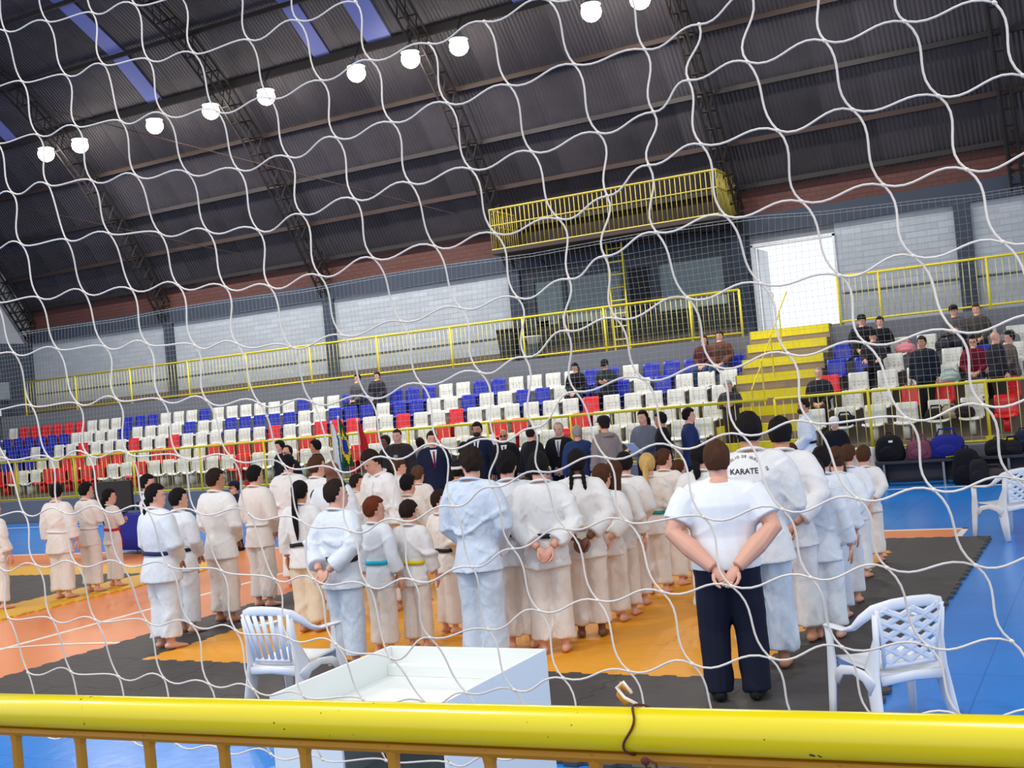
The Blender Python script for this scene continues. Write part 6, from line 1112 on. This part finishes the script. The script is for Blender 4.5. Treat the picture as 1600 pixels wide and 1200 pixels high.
# ------------------------------------------------------------------ goal net
# knots: (row, column) -> (x, z) in the plane of the net
KN = {(-1, -1): (-2.6689, 3.4276),
 (-1, 0): (-2.5166, 3.4115),
 (-1, 1): (-2.3896, 3.4026),
 (-1, 2): (-2.2231, 3.379),
 (-1, 3): (-2.0668, 3.3603),
 (-1, 4): (-1.9067, 3.3333),
 (-1, 5): (-1.7489, 3.309),
 (-1, 6): (-1.6003, 3.2097),
 (0, -1): (-2.667, 3.2749),
 (0, 0): (-2.5147, 3.2639),
 (0, 1): (-2.3665, 3.2561),
 (0, 2): (-2.2053, 3.2407),
 (0, 3): (-2.0546, 3.2235),
 (0, 4): (-1.8916, 3.1961),
 (0, 5): (-1.7165, 3.183),
 (0, 6): (-1.5776, 3.1818),
 (0, 7): (-1.4247, 3.2094),
 (0, 8): (-1.2492, 3.0628),
 (0, 9): (-1.1061, 3.0739),
 (0, 10): (-0.9554, 3.0907),
 (0, 11): (-0.7958, 3.0499),
 (0, 12): (-0.6672, 2.9536),
 (1, -1): (-2.6404, 3.1331),
 (1, 0): (-2.4798, 3.1233),
 (1, 1): (-2.3161, 3.1051),
 (1, 2): (-2.1704, 3.098),
 (1, 3): (-2.0119, 3.0743),
 (1, 4): (-1.863, 3.0553),
 (1, 5): (-1.7024, 3.0523),
 (1, 6): (-1.5664, 3.0679),
 (1, 7): (-1.41, 3.0733),
 (2, -1): (-2.5949, 2.9821),
 (2, 0): (-2.4322, 2.9718),
 (2, 1): (-2.2774, 2.962),
 (2, 2): (-2.1157, 2.942),
 (2, 3): (-1.9737, 2.9314),
 (2, 4): (-1.8195, 2.91),
 (2, 5): (-1.6687, 2.9125),
 (2, 6): (-1.521, 2.9226),
 (2, 7): (-1.3804, 2.9363),
 (2, 8): (-1.2241, 2.9346),
 (2, 9): (-1.0842, 2.9468),
 (2, 10): (-0.9375, 2.9561),
 (2, 11): (-0.7794, 2.945),
 (3, -2): (-2.6908, 2.8323),
 (3, -1): (-2.5421, 2.8372),
 (3, 0): (-2.3938, 2.8325),
 (3, 1): (-2.2331, 2.815),
 (3, 2): (-2.0863, 2.8026),
 (3, 3): (-1.9287, 2.783),
 (3, 4): (-1.7807, 2.7662),
 (3, 5): (-1.6305, 2.7692),
 (3, 6): (-1.4865, 2.7846),
 (3, 7): (-1.3309, 2.7872),
 (3, 8): (-1.1876, 2.7986),
 (3, 9): (-1.0431, 2.8076),
 (3, 10): (-0.9001, 2.8211),
 (3, 11): (-0.7532, 2.82),
 (3, 12): (-0.6401, 2.8419),
 (3, 13): (-0.5358, 2.8744),
 (3, 14): (-0.4212, 2.8691),
 (3, 15): (-0.2917, 2.8508),
 (4, -2): (-2.6602, 2.7023),
 (4, -1): (-2.5075, 2.6939),
 (4, 0): (-2.3411, 2.6813),
 (4, 1): (-2.1978, 2.6764),
 (4, 2): (-2.0394, 2.6542),
 (4, 3): (-1.8904, 2.638),
 (4, 4): (-1.734, 2.6159),
 (4, 5): (-1.5963, 2.63),
 (4, 6): (-1.4432, 2.6385),
 (4, 7): (-1.2978, 2.6493),
 (4, 8): (-1.1527, 2.6555),
 (4, 9): (-1.0132, 2.6676),
 (4, 10): (-0.8658, 2.6787),
 (4, 11): (-0.7458, 2.6954),
 (4, 12): (-0.6667, 2.7382),
 (4, 13): (-0.5495, 2.7454),
 (4, 14): (-0.4083, 2.7525),
 (4, 15): (-0.2725, 2.7574),
 (4, 16): (-0.1291, 2.7581),
 (5, -2): (-2.6268, 2.5577),
 (5, -1): (-2.4642, 2.5479),
 (5, 0): (-2.3088, 2.5435),
 (5, 1): (-2.1508, 2.53),
 (5, 2): (-1.9961, 2.5197),
 (5, 3): (-1.8407, 2.4951),
 (5, 4): (-1.7018, 2.4788),
 (5, 5): (-1.5546, 2.4845),
 (5, 6): (-1.4099, 2.5034),
 (5, 7): (-1.2578, 2.5082),
 (5, 8): (-1.1152, 2.5155),
 (5, 9): (-0.9686, 2.5233),
 (5, 10): (-0.8554, 2.5499),
 (5, 11): (-0.7599, 2.5925),
 (5, 12): (-0.6512, 2.6121),
 (5, 13): (-0.5074, 2.6113),
 (5, 14): (-0.3742, 2.6246),
 (5, 15): (-0.2313, 2.6214),
 (5, 16): (-0.0965, 2.6278),
 (6, -3): (-2.7478, 2.4163),
 (6, -2): (-2.579, 2.4133),
 (6, -1): (-2.428, 2.4097),
 (6, 0): (-2.2599, 2.3973),
 (6, 1): (-2.1128, 2.39),
 (6, 2): (-1.9475, 2.368),
 (6, 3): (-1.811, 2.3584),
 (6, 4): (-1.6545, 2.3346),
 (6, 5): (-1.5148, 2.3459),
 (6, 6): (-1.3631, 2.3601),
 (6, 7): (-1.215, 2.3717),
 (6, 8): (-1.0755, 2.3761),
 (6, 9): (-0.9514, 2.3981),
 (6, 10): (-0.8672, 2.4314),
 (6, 11): (-0.7558, 2.4616),
 (6, 12): (-0.6199, 2.4725),
 (6, 13): (-0.4802, 2.4786),
 (6, 14): (-0.3356, 2.4844),
 (6, 15): (-0.1972, 2.4872),
 (6, 16): (-0.0532, 2.4977),
 (7, -3): (-2.721, 2.2741),
 (7, -2): (-2.5467, 2.2707),
 (7, -1): (-2.3749, 2.262),
 (7, 0): (-2.2265, 2.2613),
 (7, 1): (-2.0653, 2.2465),
 (7, 2): (-1.9162, 2.2327),
 (7, 3): (-1.7616, 2.2141),
 (7, 4): (-1.6175, 2.2054),
 (7, 5): (-1.4694, 2.2033),
 (7, 6): (-1.3286, 2.2206),
 (7, 7): (-1.1768, 2.2313),
 (7, 8): (-1.0631, 2.2523),
 (7, 9): (-0.9618, 2.295),
 (7, 10): (-0.8551, 2.3072),
 (7, 11): (-0.7105, 2.3298),
 (7, 12): (-0.5692, 2.3396),
 (7, 13): (-0.4261, 2.3361),
 (7, 14): (-0.2962, 2.3524),
 (7, 15): (-0.1508, 2.3546),
 (7, 16): (-0.0041, 2.3634),
 (8, -4): (-2.8363, 2.1325),
 (8, -3): (-2.6634, 2.1366),
 (8, -2): (-2.4953, 2.1302),
 (8, -1): (-2.344, 2.1312),
 (8, 0): (-2.1875, 2.1218),
 (8, 1): (-2.0205, 2.1071),
 (8, 2): (-1.8625, 2.0916),
 (8, 3): (-1.7192, 2.0684),
 (8, 4): (-1.5737, 2.0473),
 (8, 5): (-1.4279, 2.0662),
 (8, 6): (-1.2848, 2.0839),
 (8, 7): (-1.1474, 2.0871),
 (8, 8): (-1.0558, 2.1073),
 (8, 9): (-0.9586, 2.1724),
 (8, 10): (-0.8174, 2.1853),
 (8, 11): (-0.6717, 2.1951),
 (8, 12): (-0.5309, 2.2052),
 (8, 13): (-0.3909, 2.2105),
 (8, 14): (-0.2386, 2.2143),
 (8, 15): (-0.0923, 2.2226),
 (9, -4): (-2.7701, 1.9834),
 (9, -3): (-2.6035, 1.9879),
 (9, -2): (-2.45, 1.989),
 (9, -1): (-2.2924, 1.9881),
 (9, 0): (-2.143, 1.9808),
 (9, 1): (-1.9909, 1.9689),
 (9, 2): (-1.8365, 1.9572),
 (9, 3): (-1.6873, 1.9357),
 (9, 4): (-1.5462, 1.9096),
 (9, 5): (-1.4072, 1.9308),
 (9, 6): (-1.2632, 1.9559),
 (9, 7): (-1.1663, 1.9921),
 (9, 8): (-1.0577, 2.0171),
 (9, 9): (-0.9123, 2.0361),
 (9, 10): (-0.7715, 2.0501),
 (9, 11): (-0.6311, 2.064),
 (9, 12): (-0.4975, 2.0771),
 (9, 13): (-0.3317, 2.0728),
 (9, 14): (-0.2054, 2.0852),
 (9, 15): (-0.077, 2.0939),
 (10, -4): (-2.7097, 1.8427),
 (10, -3): (-2.5559, 1.8507),
 (10, -2): (-2.4028, 1.8516),
 (10, -1): (-2.2504, 1.8492),
 (10, 0): (-2.0996, 1.8389),
 (10, 1): (-1.9384, 1.8243),
 (10, 2): (-1.7769, 1.8029),
 (10, 3): (-1.6561, 1.8033),
 (10, 4): (-1.4986, 1.7876),
 (10, 5): (-1.3796, 1.8007),
 (10, 6): (-1.2328, 1.8263),
 (10, 7): (-1.1375, 1.8607),
 (10, 8): (-1.0135, 1.8969),
 (10, 9): (-0.88, 1.9081),
 (10, 10): (-0.7181, 1.9126),
 (10, 11): (-0.5638, 1.9225),
 (10, 12): (-0.4277, 1.9368),
 (10, 13): (-0.2988, 1.9458),
 (10, 14): (-0.1698, 1.9582),
 (10, 15): (-0.0488, 1.9658),
 (11, -4): (-2.6775, 1.7113),
 (11, -3): (-2.5123, 1.7089),
 (11, -2): (-2.3623, 1.7049),
 (11, -1): (-2.195, 1.7013),
 (11, 0): (-2.0491, 1.6947),
 (11, 1): (-1.9046, 1.6823),
 (11, 2): (-1.7408, 1.6694),
 (11, 3): (-1.5999, 1.6584),
 (11, 4): (-1.456, 1.6299),
 (11, 5): (-1.3569, 1.6748),
 (11, 6): (-1.2158, 1.6916),
 (11, 7): (-1.0943, 1.731),
 (11, 8): (-0.9573, 1.7533),
 (11, 9): (-0.8146, 1.7718),
 (11, 10): (-0.673, 1.7832),
 (11, 11): (-0.524, 1.7973),
 (11, 12): (-0.3907, 1.8117),
 (11, 13): (-0.2446, 1.8119),
 (11, 14): (-0.1134, 1.8259),
 (12, -4): (-2.6251, 1.5649),
 (12, -3): (-2.4742, 1.5691),
 (12, -2): (-2.3113, 1.559),
 (12, -1): (-2.1551, 1.5606),
 (12, 0): (-1.9994, 1.5531),
 (12, 1): (-1.8532, 1.5474),
 (12, 2): (-1.7034, 1.5379),
 (12, 3): (-1.543, 1.5353),
 (12, 4): (-1.3835, 1.5305),
 (12, 5): (-1.2846, 1.5549),
 (12, 6): (-1.1678, 1.5658),
 (12, 7): (-1.0469, 1.5961),
 (12, 8): (-0.8981, 1.617),
 (12, 9): (-0.7643, 1.6354),
 (12, 10): (-0.6139, 1.6485),
 (12, 11): (-0.4833, 1.6687),
 (12, 12): (-0.3368, 1.6714),
 (12, 13): (-0.1998, 1.6825),
 (13, -4): (-2.5987, 1.3959),
 (13, -3): (-2.4448, 1.4009),
 (13, -2): (-2.2744, 1.3973),
 (13, -1): (-2.1159, 1.4031),
 (13, 0): (-1.9643, 1.3994),
 (13, 1): (-1.816, 1.3992),
 (13, 2): (-1.6736, 1.3933),
 (13, 3): (-1.5061, 1.3982),
 (13, 4): (-1.3405, 1.4006),
 (13, 5): (-1.2283, 1.4227),
 (13, 6): (-1.1066, 1.4369),
 (13, 7): (-0.9963, 1.4629),
 (13, 8): (-0.8503, 1.49),
 (13, 9): (-0.7195, 1.5092),
 (13, 10): (-0.5723, 1.5226),
 (13, 11): (-0.4391, 1.5406),
 (13, 12): (-0.293, 1.553),
 (13, 13): (-0.1509, 1.5702)}
ncord = mat('net_cord', (222, 214, 208), .6)
net = tag(empty('goal_net', (0, 2.1, 0)), 'white knotted goal net of wavy cords stretched across the whole foreground', 'net')
def herm(p, q_, ta, tb_, n=9):
    L = np.linalg.norm(q_ - p); o = []
    for i in range(n + 1):
        t = i / n; o.append((2 * t ** 3 - 3 * t * t + 1) * p + (t ** 3 - 2 * t * t + t) * ta * L + (-2 * t ** 3 + 3 * t * t) * q_ + (t ** 3 - t * t) * tb_ * L)
    return o
rs = np.random.RandomState(3)
def strand(keys, horiz):
    P = [np.array((KN[k][0], 0.012 * math.sin(k[0] * 1.3 + k[1] * .9), KN[k][1])) for k in keys]
    if len(P) < 2: return
    # tangent at every knot: the cords cross on the slant
    tang = []
    for i in range(len(P)):
        a, b_ = P[max(i - 1, 0)], P[min(i + 1, len(P) - 1)]; d = (b_ - a) / np.linalg.norm(b_ - a)
        an = R(-27 if horiz else 25) * rs.uniform(.8, 1.15)
        tang.append(np.array((d[0] * math.cos(an) - d[2] * math.sin(an), rs.uniform(-.1, .1), d[0] * math.sin(an) + d[2] * math.cos(an))) * 1.35)
    pts = []
    for i in range(len(P) - 1):
        # long slack legs are pulled straight where the net is gathered
        L = np.linalg.norm(P[i + 1] - P[i]); sc = 1.0 if L < .16 else .5
        seg = herm(P[i], P[i + 1], tang[i] * sc, tang[i + 1] * sc); pts += seg[:-1] if i < len(P) - 2 else seg
    q = M(); q.tube(pts, .0021, 6, ref=(0, 1, 0)); q.build('cord', ncord, net, smooth=True)
rows_ = sorted({k[0] for k in KN}); cols_ = sorted({k[1] for k in KN})
def runs(keys):
    run = []
    for k in keys:
        if k in KN: run.append(k)
        elif run: yield run; run = []
    if run: yield run
for r in rows_:
    for rn in runs([(r, c) for c in range(min(cols_), max(cols_) + 1)]): strand(rn, True)
for c in cols_:
    for rn in runs([(r, c) for r in range(min(rows_), max(rows_) + 1)]): strand(rn, False)
kq = M(); kq.ell((0, 0, 0), (.0052, .004, .0038), 8, 6); km = kq.mesh('knot', ncord, True)
for k, (x, z) in KN.items(): o = link('knot', km, net, (x, 0.012 * math.sin(k[0] * 1.3 + k[1] * .9), z)); o.rotation_euler = (0, R(35), 0)

# ------------------------------------------------------------------ fine safety net in front of the stands
sn = M(); sy = 22.75; rr_ = np.random.RandomState(5)
ztop = lambda x: 5.42 + .05 * abs(math.sin((x + 30) * .5)) + (-.25 if x > -6 else 0) * min(1, (x + 6) / 4 if x > -6 else 0)
zbot = 1.85
x = -32.0; step = .125
while x < 2.6:
    pts = [(x + .03 * math.sin(z * 2 + x * .7), sy + .05 * math.sin(x * .9 + z), z) for z in np.linspace(zbot, ztop(x), 7)]
    sn.tube(pts, .0024, 3, ref=(0, 1, 0), caps=False); x += step
zs = np.arange(zbot, 5.2, step)
for i, z in enumerate(list(zs) + [None, None]):
    pts = []
    for x in np.arange(-32, 2.7, .4):
        zz_ = z if z is not None else ztop(x) - (.06 if i % 2 else 0)
        if z is not None: zz_ = z + .02 * math.sin(x * 1.1 + z * 3)
        pts.append((x, sy + .05 * math.sin(x * .9 + zz_), zz_))
    sn.tube(pts, .0024 if z is not None else .006, 3, ref=(0, 0, 1), caps=False)
o = sn.build('safety_net', mat('grey_net_twine', (150, 156, 158), .8)); tag(o, 'fine grey safety net hanging in front of the spectator stands', 'net', kind='stuff')

FLAGPOS = [(-14.346, 19.2, 0.146), (-14.157, 19.2, 0.188), (-13.687, 19.2, 0.18)]
COVT = (-16.46, 15.93)
CASES = [(-17.22, 15.98, .757, 1.0, .62), (-16.37, 15.98, .757, .5, .2)]
BENCH = (-4.16,)
BAGS = [
    ((-3.897, 22.35, 0.46), 0.515, 0.3, 0.478, (24, 24, 28), 'black backpack with white labels standing on the bench', 'backpack', 0, 1, 1),
    ((-3.369, 22.35, 0.46), 0.455, 0.3, 0.354, (120, 66, 84), 'plum and pink bag on the bench between the black and the blue one', 'duffel_bag', 0, 2, None),
    ((-2.882, 22.35, 0.46), 0.583, 0.3, 0.421, (36, 42, 130), 'large blue bag on the bench', 'duffel_bag', 0, 3, None),
    ((-2.534, 21.9, 0.0), 0.49, 0.3, 0.637, (22, 22, 28), 'tall black bag on the floor in front of the blue bag', 'backpack', 0, 4, None),
    ((-2.33, 21.8, 0.0), 0.332, 0.3, 0.451, (34, 32, 38), 'dark backpack on the floor just right of the tall black bag', 'backpack', 0, 5, None),
    ((-2.04, 22.3, 0.46), 0.415, 0.3, 0.286, (26, 26, 30), 'black rounded bag on the bench at the right, left of the smaller black one', 'backpack', 0, 6, None),
    ((-1.783, 22.3, 0.46), 0.309, 0.3, 0.25, (30, 28, 34), 'small black bag on the bench at the right end', 'duffel_bag', 0, 7, None),
    ((-2.111, 21.9, 0.0), 0.511, 0.3, 0.259, (66, 62, 64), 'grey flat bag on the floor behind the far plastic chair', 'duffel_bag', 0, 8, None),
    ((-1.633, 22.7, 0.46), 0.314, 0.3, 0.392, (28, 36, 60), 'dark blue bag on the bench at the very right edge', 'backpack', 0, 9, None),
]
WSEAT = (-4.43, 0.710)
SEATBAGS = [(-4.1, 0, (214, 130, 140), 'pink bag lying on a white seat of the right stand'), (-3.27, 0, (50, 48, 52), 'dark coat bundled on the top row seat below the man with the camera'), (-1.99, 0, (120, 120, 124), 'grey bag on a white top row seat at the right'), (-3.07, 2, (176, 196, 190), 'pale green bag on a white seat of the right stand'), (-4.97, 4, (30, 30, 34), 'black bag under the seat beside the sweatered man'), (-3.21, 4, (34, 30, 32), 'black bag on the bottom row seat, right stand'), (-2.97, 4, (150, 136, 110), 'beige bag on the bottom row seat, right stand'), (-2.73, 4, (40, 32, 34), 'dark brown bag right of the beige bag')]
BIN = (-14.78,)
TRI = (-13.30,)
# ------------------------------------------------------------------ flags, bags, covered table and other things
def flag(loc, cols, label, h=2.0):
    t = tag(empty('flag', loc), label, 'flag', 'flags on poles on the far side of the court')
    q = M(); q.tube([(0, 0, 0), (0, 0, h)], .014, 8, ref=(1, 0, 0)); q.build('pole', mat('pale_pole', (200, 190, 170), .4), t, smooth=True)
    q = M(); q.ell((0, 0, h + .02), (.022, .022, .035), 10, 7); q.build('finial', mat('pale_finial', (230, 230, 220), .3), t, smooth=True)
    q = M(); q.prism([(.16 * math.cos(a), .16 * math.sin(a)) for a in np.linspace(0, 2 * np.pi, 16, endpoint=False)], 0, .04); q.build('foot', bk, t)
    # hanging cloth: pleated sheet narrowing to the top
    nu, nv = 19, 16; V = []; idx = {}; F = []
    for s in (0, 1):
        for i in range(nv + 1):
            v = i / nv; wd = .03 + .30 * v ** .8
            for j in range(nu):
                u = j / (nu - 1); V.append((.01 + wd * u + .015 * v * math.sin(6 * v), .03 * math.sin(u * 15 + v * 2) * (.3 + v) + s * .004, h - .02 - v * .95 - .05 * u * v))
    o_ = (nv + 1) * nu; q = M(); mi = []
    for i in range(nv):
        for j in range(nu - 1):
            a = i * nu + j; F.append((a, a + nu, a + nu + 1, a + 1)); F.append((o_ + a, o_ + a + 1, o_ + a + nu + 1, o_ + a + nu)); m_ = cols(j / (nu - 1), i / nv); mi += [m_, m_]
    q.add(V, F); q.m = mi
    q.build('cloth', [mat('flag_white', (222, 228, 228), .8), mat('flag_green', (22, 78, 40), .8), mat('flag_blue', (30, 50, 160), .8), mat('flag_yellow', (226, 200, 40), .8), mat('flag_red', (178, 22, 36), .8), mat('flag_teal', (30, 84, 96), .8)], t, smooth=True)
FX = [(-11.35, 18.6), (-11.0, 18.75), (-10.1, 18.9)]
def brazil(u, v):
    du, dv = (u - .5) / .5, (v - .55) / .42
    if du * du / .3 + dv * dv / .22 < 1: return 2
    if abs(du) + abs(dv) < 1: return 3
    return 1
flag(FLAGPOS[0], lambda u, v: 0 if u + v * .5 < .9 else 5, 'white and dark green flag, leftmost of the three hanging flags', 1.95)
flag(FLAGPOS[1], brazil, 'green, yellow and blue national flag, middle one of the three hanging flags', 2.0)
flag(FLAGPOS[2], lambda u, v: 4, 'red flag, rightmost of the three hanging flags', 1.92)

# covered table and black cases at the left
ct = tag(empty('covered_table', (COVT[0], COVT[1], 0)), 'small table with a blue cloth hanging down, beyond the girl with the red belt', 'table')
q = M(); th = np.linspace(0, 2 * np.pi, 49)[:-1]; rings = []
for z, s, a in ((.0 + .1, 1.06, .05), (.4, 1.03, .03), (.7, 1.0, .008), (.745, .99, 0), (.75, .96, 0)):
    rings.append([(s * .6 * np.sign(math.cos(t)) * abs(math.cos(t)) ** .35 + a * math.sin(9 * t), s * .35 * np.sign(math.sin(t)) * abs(math.sin(t)) ** .35 + a * math.cos(11 * t), z) for t in th])
q.rings(rings); q.build('cloth', mat('royal_blue_cloth', (26, 34, 140), .8, bump=(8, .3, .01)), ct, smooth=True)
for sx in (-.5, .5):
    for sy_ in (-.28, .28): q = M(); q.tube([(sx, sy_, 0), (sx, sy_, .72)], .018, 6, ref=(1, 0, 0)); q.build('leg', fm, ct)
for k, (px, yy, zz2, wx, hz) in enumerate(CASES):
    t = tag(empty('monitor', (px, yy, zz2)), ['black flat screen standing on the blue covered table', 'low dark case beside the black screen on the covered table'][k], ['screen', 'case'][k])
    q = M(); q.box(-wx / 2, wx / 2, -.03, .03, .04, hz); bevel(q.build('housing', mat('matte_black', (22, 22, 26), .5), t), .01)
    q = M(); q.box(-wx * .25, wx * .25, -.09, .09, 0, .02); q.box(-.03, .03, -.02, .02, 0, .1); q.build('stand', MATS['matte_black'], t)

# bench and bags on the right
bn = tag(empty('bench', (BENCH[0], 22.35, 0)), 'long low dark bench against the grey wall on the right', 'bench')
q = M(); q.box(0, 3.6, -.2, .2, .4, .46); bevel(q.build('bench_top', mat('dark_bench', (52, 50, 58), .6), bn), .01)
q = M(); q.box(0.05, 3.55, .12, .16, .1, .4); q.build('bench_back_board', MATS['dark_bench'], bn)
for x in (.15, 1.2, 2.3, 3.45): q = M(); q.box(x - .02, x + .02, -.17, .17, 0, .4); q.build('leg', grey_leg := mat('steel', (150, 150, 155)), bn)
def bag(loc, sx, sy_, sz, col, label, kind='backpack', az=0, seed=1, mark=None):
    t = tag(empty(kind, loc, R(az)), label, 'bag', 'bags heaped along the right wall')
    rs_ = np.random.RandomState(seed); n = 22; th = np.linspace(0, 2 * np.pi, n, endpoint=False); rings = []
    lv = ((0, .82), (.05, .97), (.25, 1.04), (.5, 1.0), (.75, .9), (.9, .72), (.98, .42), (1.0, .15)) if kind == 'backpack' else ((0, .85), (.08, 1), (.35, 1.05), (.65, 1.0), (.85, .88), (.96, .6), (1.0, .3))
    for v, s in lv:
        rings.append([(s * sx / 2 * np.sign(math.cos(t_)) * abs(math.cos(t_)) ** .6 * (1 + .04 * math.sin(5 * t_ + seed + v * 4)), s * sy_ / 2 * np.sign(math.sin(t_)) * abs(math.sin(t_)) ** .6 * (1 + .05 * math.sin(4 * t_ + v * 6)), v * sz) for t_ in th])
    m = cl('bag_%d_%d_%d' % col, col); q = M(); q.rings(rings); q.build('bag_body', m, t, smooth=True)
    q = M(); q.ell((0, -sy_ * .48, sz * .34), (sx * .34, sy_ * .16, sz * .24), 14, 9); q.build('pocket', m, t, smooth=True)
    if kind == 'backpack':
        q = M(); q.tube([(-.05, 0, sz * .97), (-.04, -.01, sz * 1.08), (.04, -.01, sz * 1.08), (.05, 0, sz * .97)], [(.012, .006)] * 4, 6); q.build('handle', m, t, smooth=True)
        for s in (-1, 1): q = M(); q.tube([(s * sx * .25, sy_ * .4, sz * .85), (s * sx * .32, sy_ * .62, sz * .5), (s * sx * .3, sy_ * .45, sz * .12)], [(.025, .006)] * 3, 6, ref=(0, 1, 0)); q.build('strap', m, t, smooth=True)
    else:
        q = M(); q.tube([(-sx * .3, -sy_ * .1, sz * .9), (-sx * .2, -sy_ * .15, sz * 1.25), (sx * .2, -sy_ * .15, sz * 1.25), (sx * .3, -sy_ * .1, sz * .9)], [(.018, .006)] * 4, 6); q.build('handle', m, t, smooth=True)
    if mark:
        q = M(); q.box(sx * .02, sx * .16, -sy_ * .5 - .004, -sy_ * .42, sz * .72, sz * .8); q.build('label_patch', white_pl, t)
    return t
for a in BAGS: bag(*a)
ws = tag(link('stadium_seat', SM['w'], None, (WSEAT[0], 22.6, WSEAT[1] - .4)), 'single white plastic seat at floor level beside the black backpack', 'seat')
for i_, (x, r_, c_, lb) in enumerate(SEATBAGS):
    bag((x, ROWS[r_][0] - .28, ROWS[r_][1] - .38), .42, .26, .22, c_, lb, 'duffel_bag', 0, 30 + i_)
# black stool / bin on the upper walkway
bb = tag(empty('wheeled_bin', (BIN[0], 28.2, UPZ)), 'black bin on the upper walkway near the booth', 'bin')
q = M(); q.rings([[(sx * r_, sy_ * r_, z) for sx, sy_ in ((-.25, -.22), (.25, -.22), (.25, .22), (-.25, .22))] for z, r_ in ((.08, .8), (.85, 1), (.88, 1.05), (.92, 1.0))]); q.build('bin_body', bk, bb)
q = M(); q.box(-.27, .27, -.25, .25, .9, .95); bevel(q.build('lid', bk, bb), .01)
for s in (-1, 1): q = M(); q.tube([(s * .2 - .03, .18, .07), (s * .2 + .03, .18, .07)], .07, 12, ref=(0, 0, 1)); q.build('wheel', bk, bb)
wbn = tag(empty('plastic_basin', (BIN[0] + .75, 28.2, UPZ + .45)), 'white plastic basin on a box right of the black bin', 'basin')
q = M(); th = np.linspace(0, 2 * np.pi, 20, endpoint=False); q.rings([np.stack([np.cos(th) * r_, np.sin(th) * r_, np.full(20, z)], 1) for r_, z in ((.15, 0), (.23, .2), (.25, .2), (.245, .22), (.22, .21), (.14, .02))]); q.build('bowl', white_pl, wbn, smooth=True)
q = M(); q.box(-.2, .2, -.2, .2, -.45, 0); q.build('support_box', dk, wbn)
# camera on tripod at the booth window
tp = tag(empty('tripod_camera', (TRI[0], 29.35, UPZ)), 'dark camera on a tripod inside the booth window', 'camera')
q = M(); q.box(-.09, .09, -.12, .12, 1.45, 1.6); q.tube([(0, -.12, 1.52), (0, -.26, 1.52)], .045, 10, ref=(0, 0, 1)); q.build('camera_body', bk, tp)
for a in (0, 2.1, 4.2): q = M(); q.tube([(0, 0, 1.45), (.3 * math.cos(a), .3 * math.sin(a), 0)], .014, 6); q.build('leg', bk, tp)
# yellow folded strip on the bench
q = M(); q.tube([(0, 0, .012), (.18, .02, .03), (.36, -.05, .012)], [(.045, .012)] * 3, 8, ref=(0, 0, 1))
tag(q.build('folded_strap', yellow_far, None, (BENCH[0] + 1.25, 22.2, .462)), 'bright yellow folded strap lying on the bench in front of the bags', 'strap')
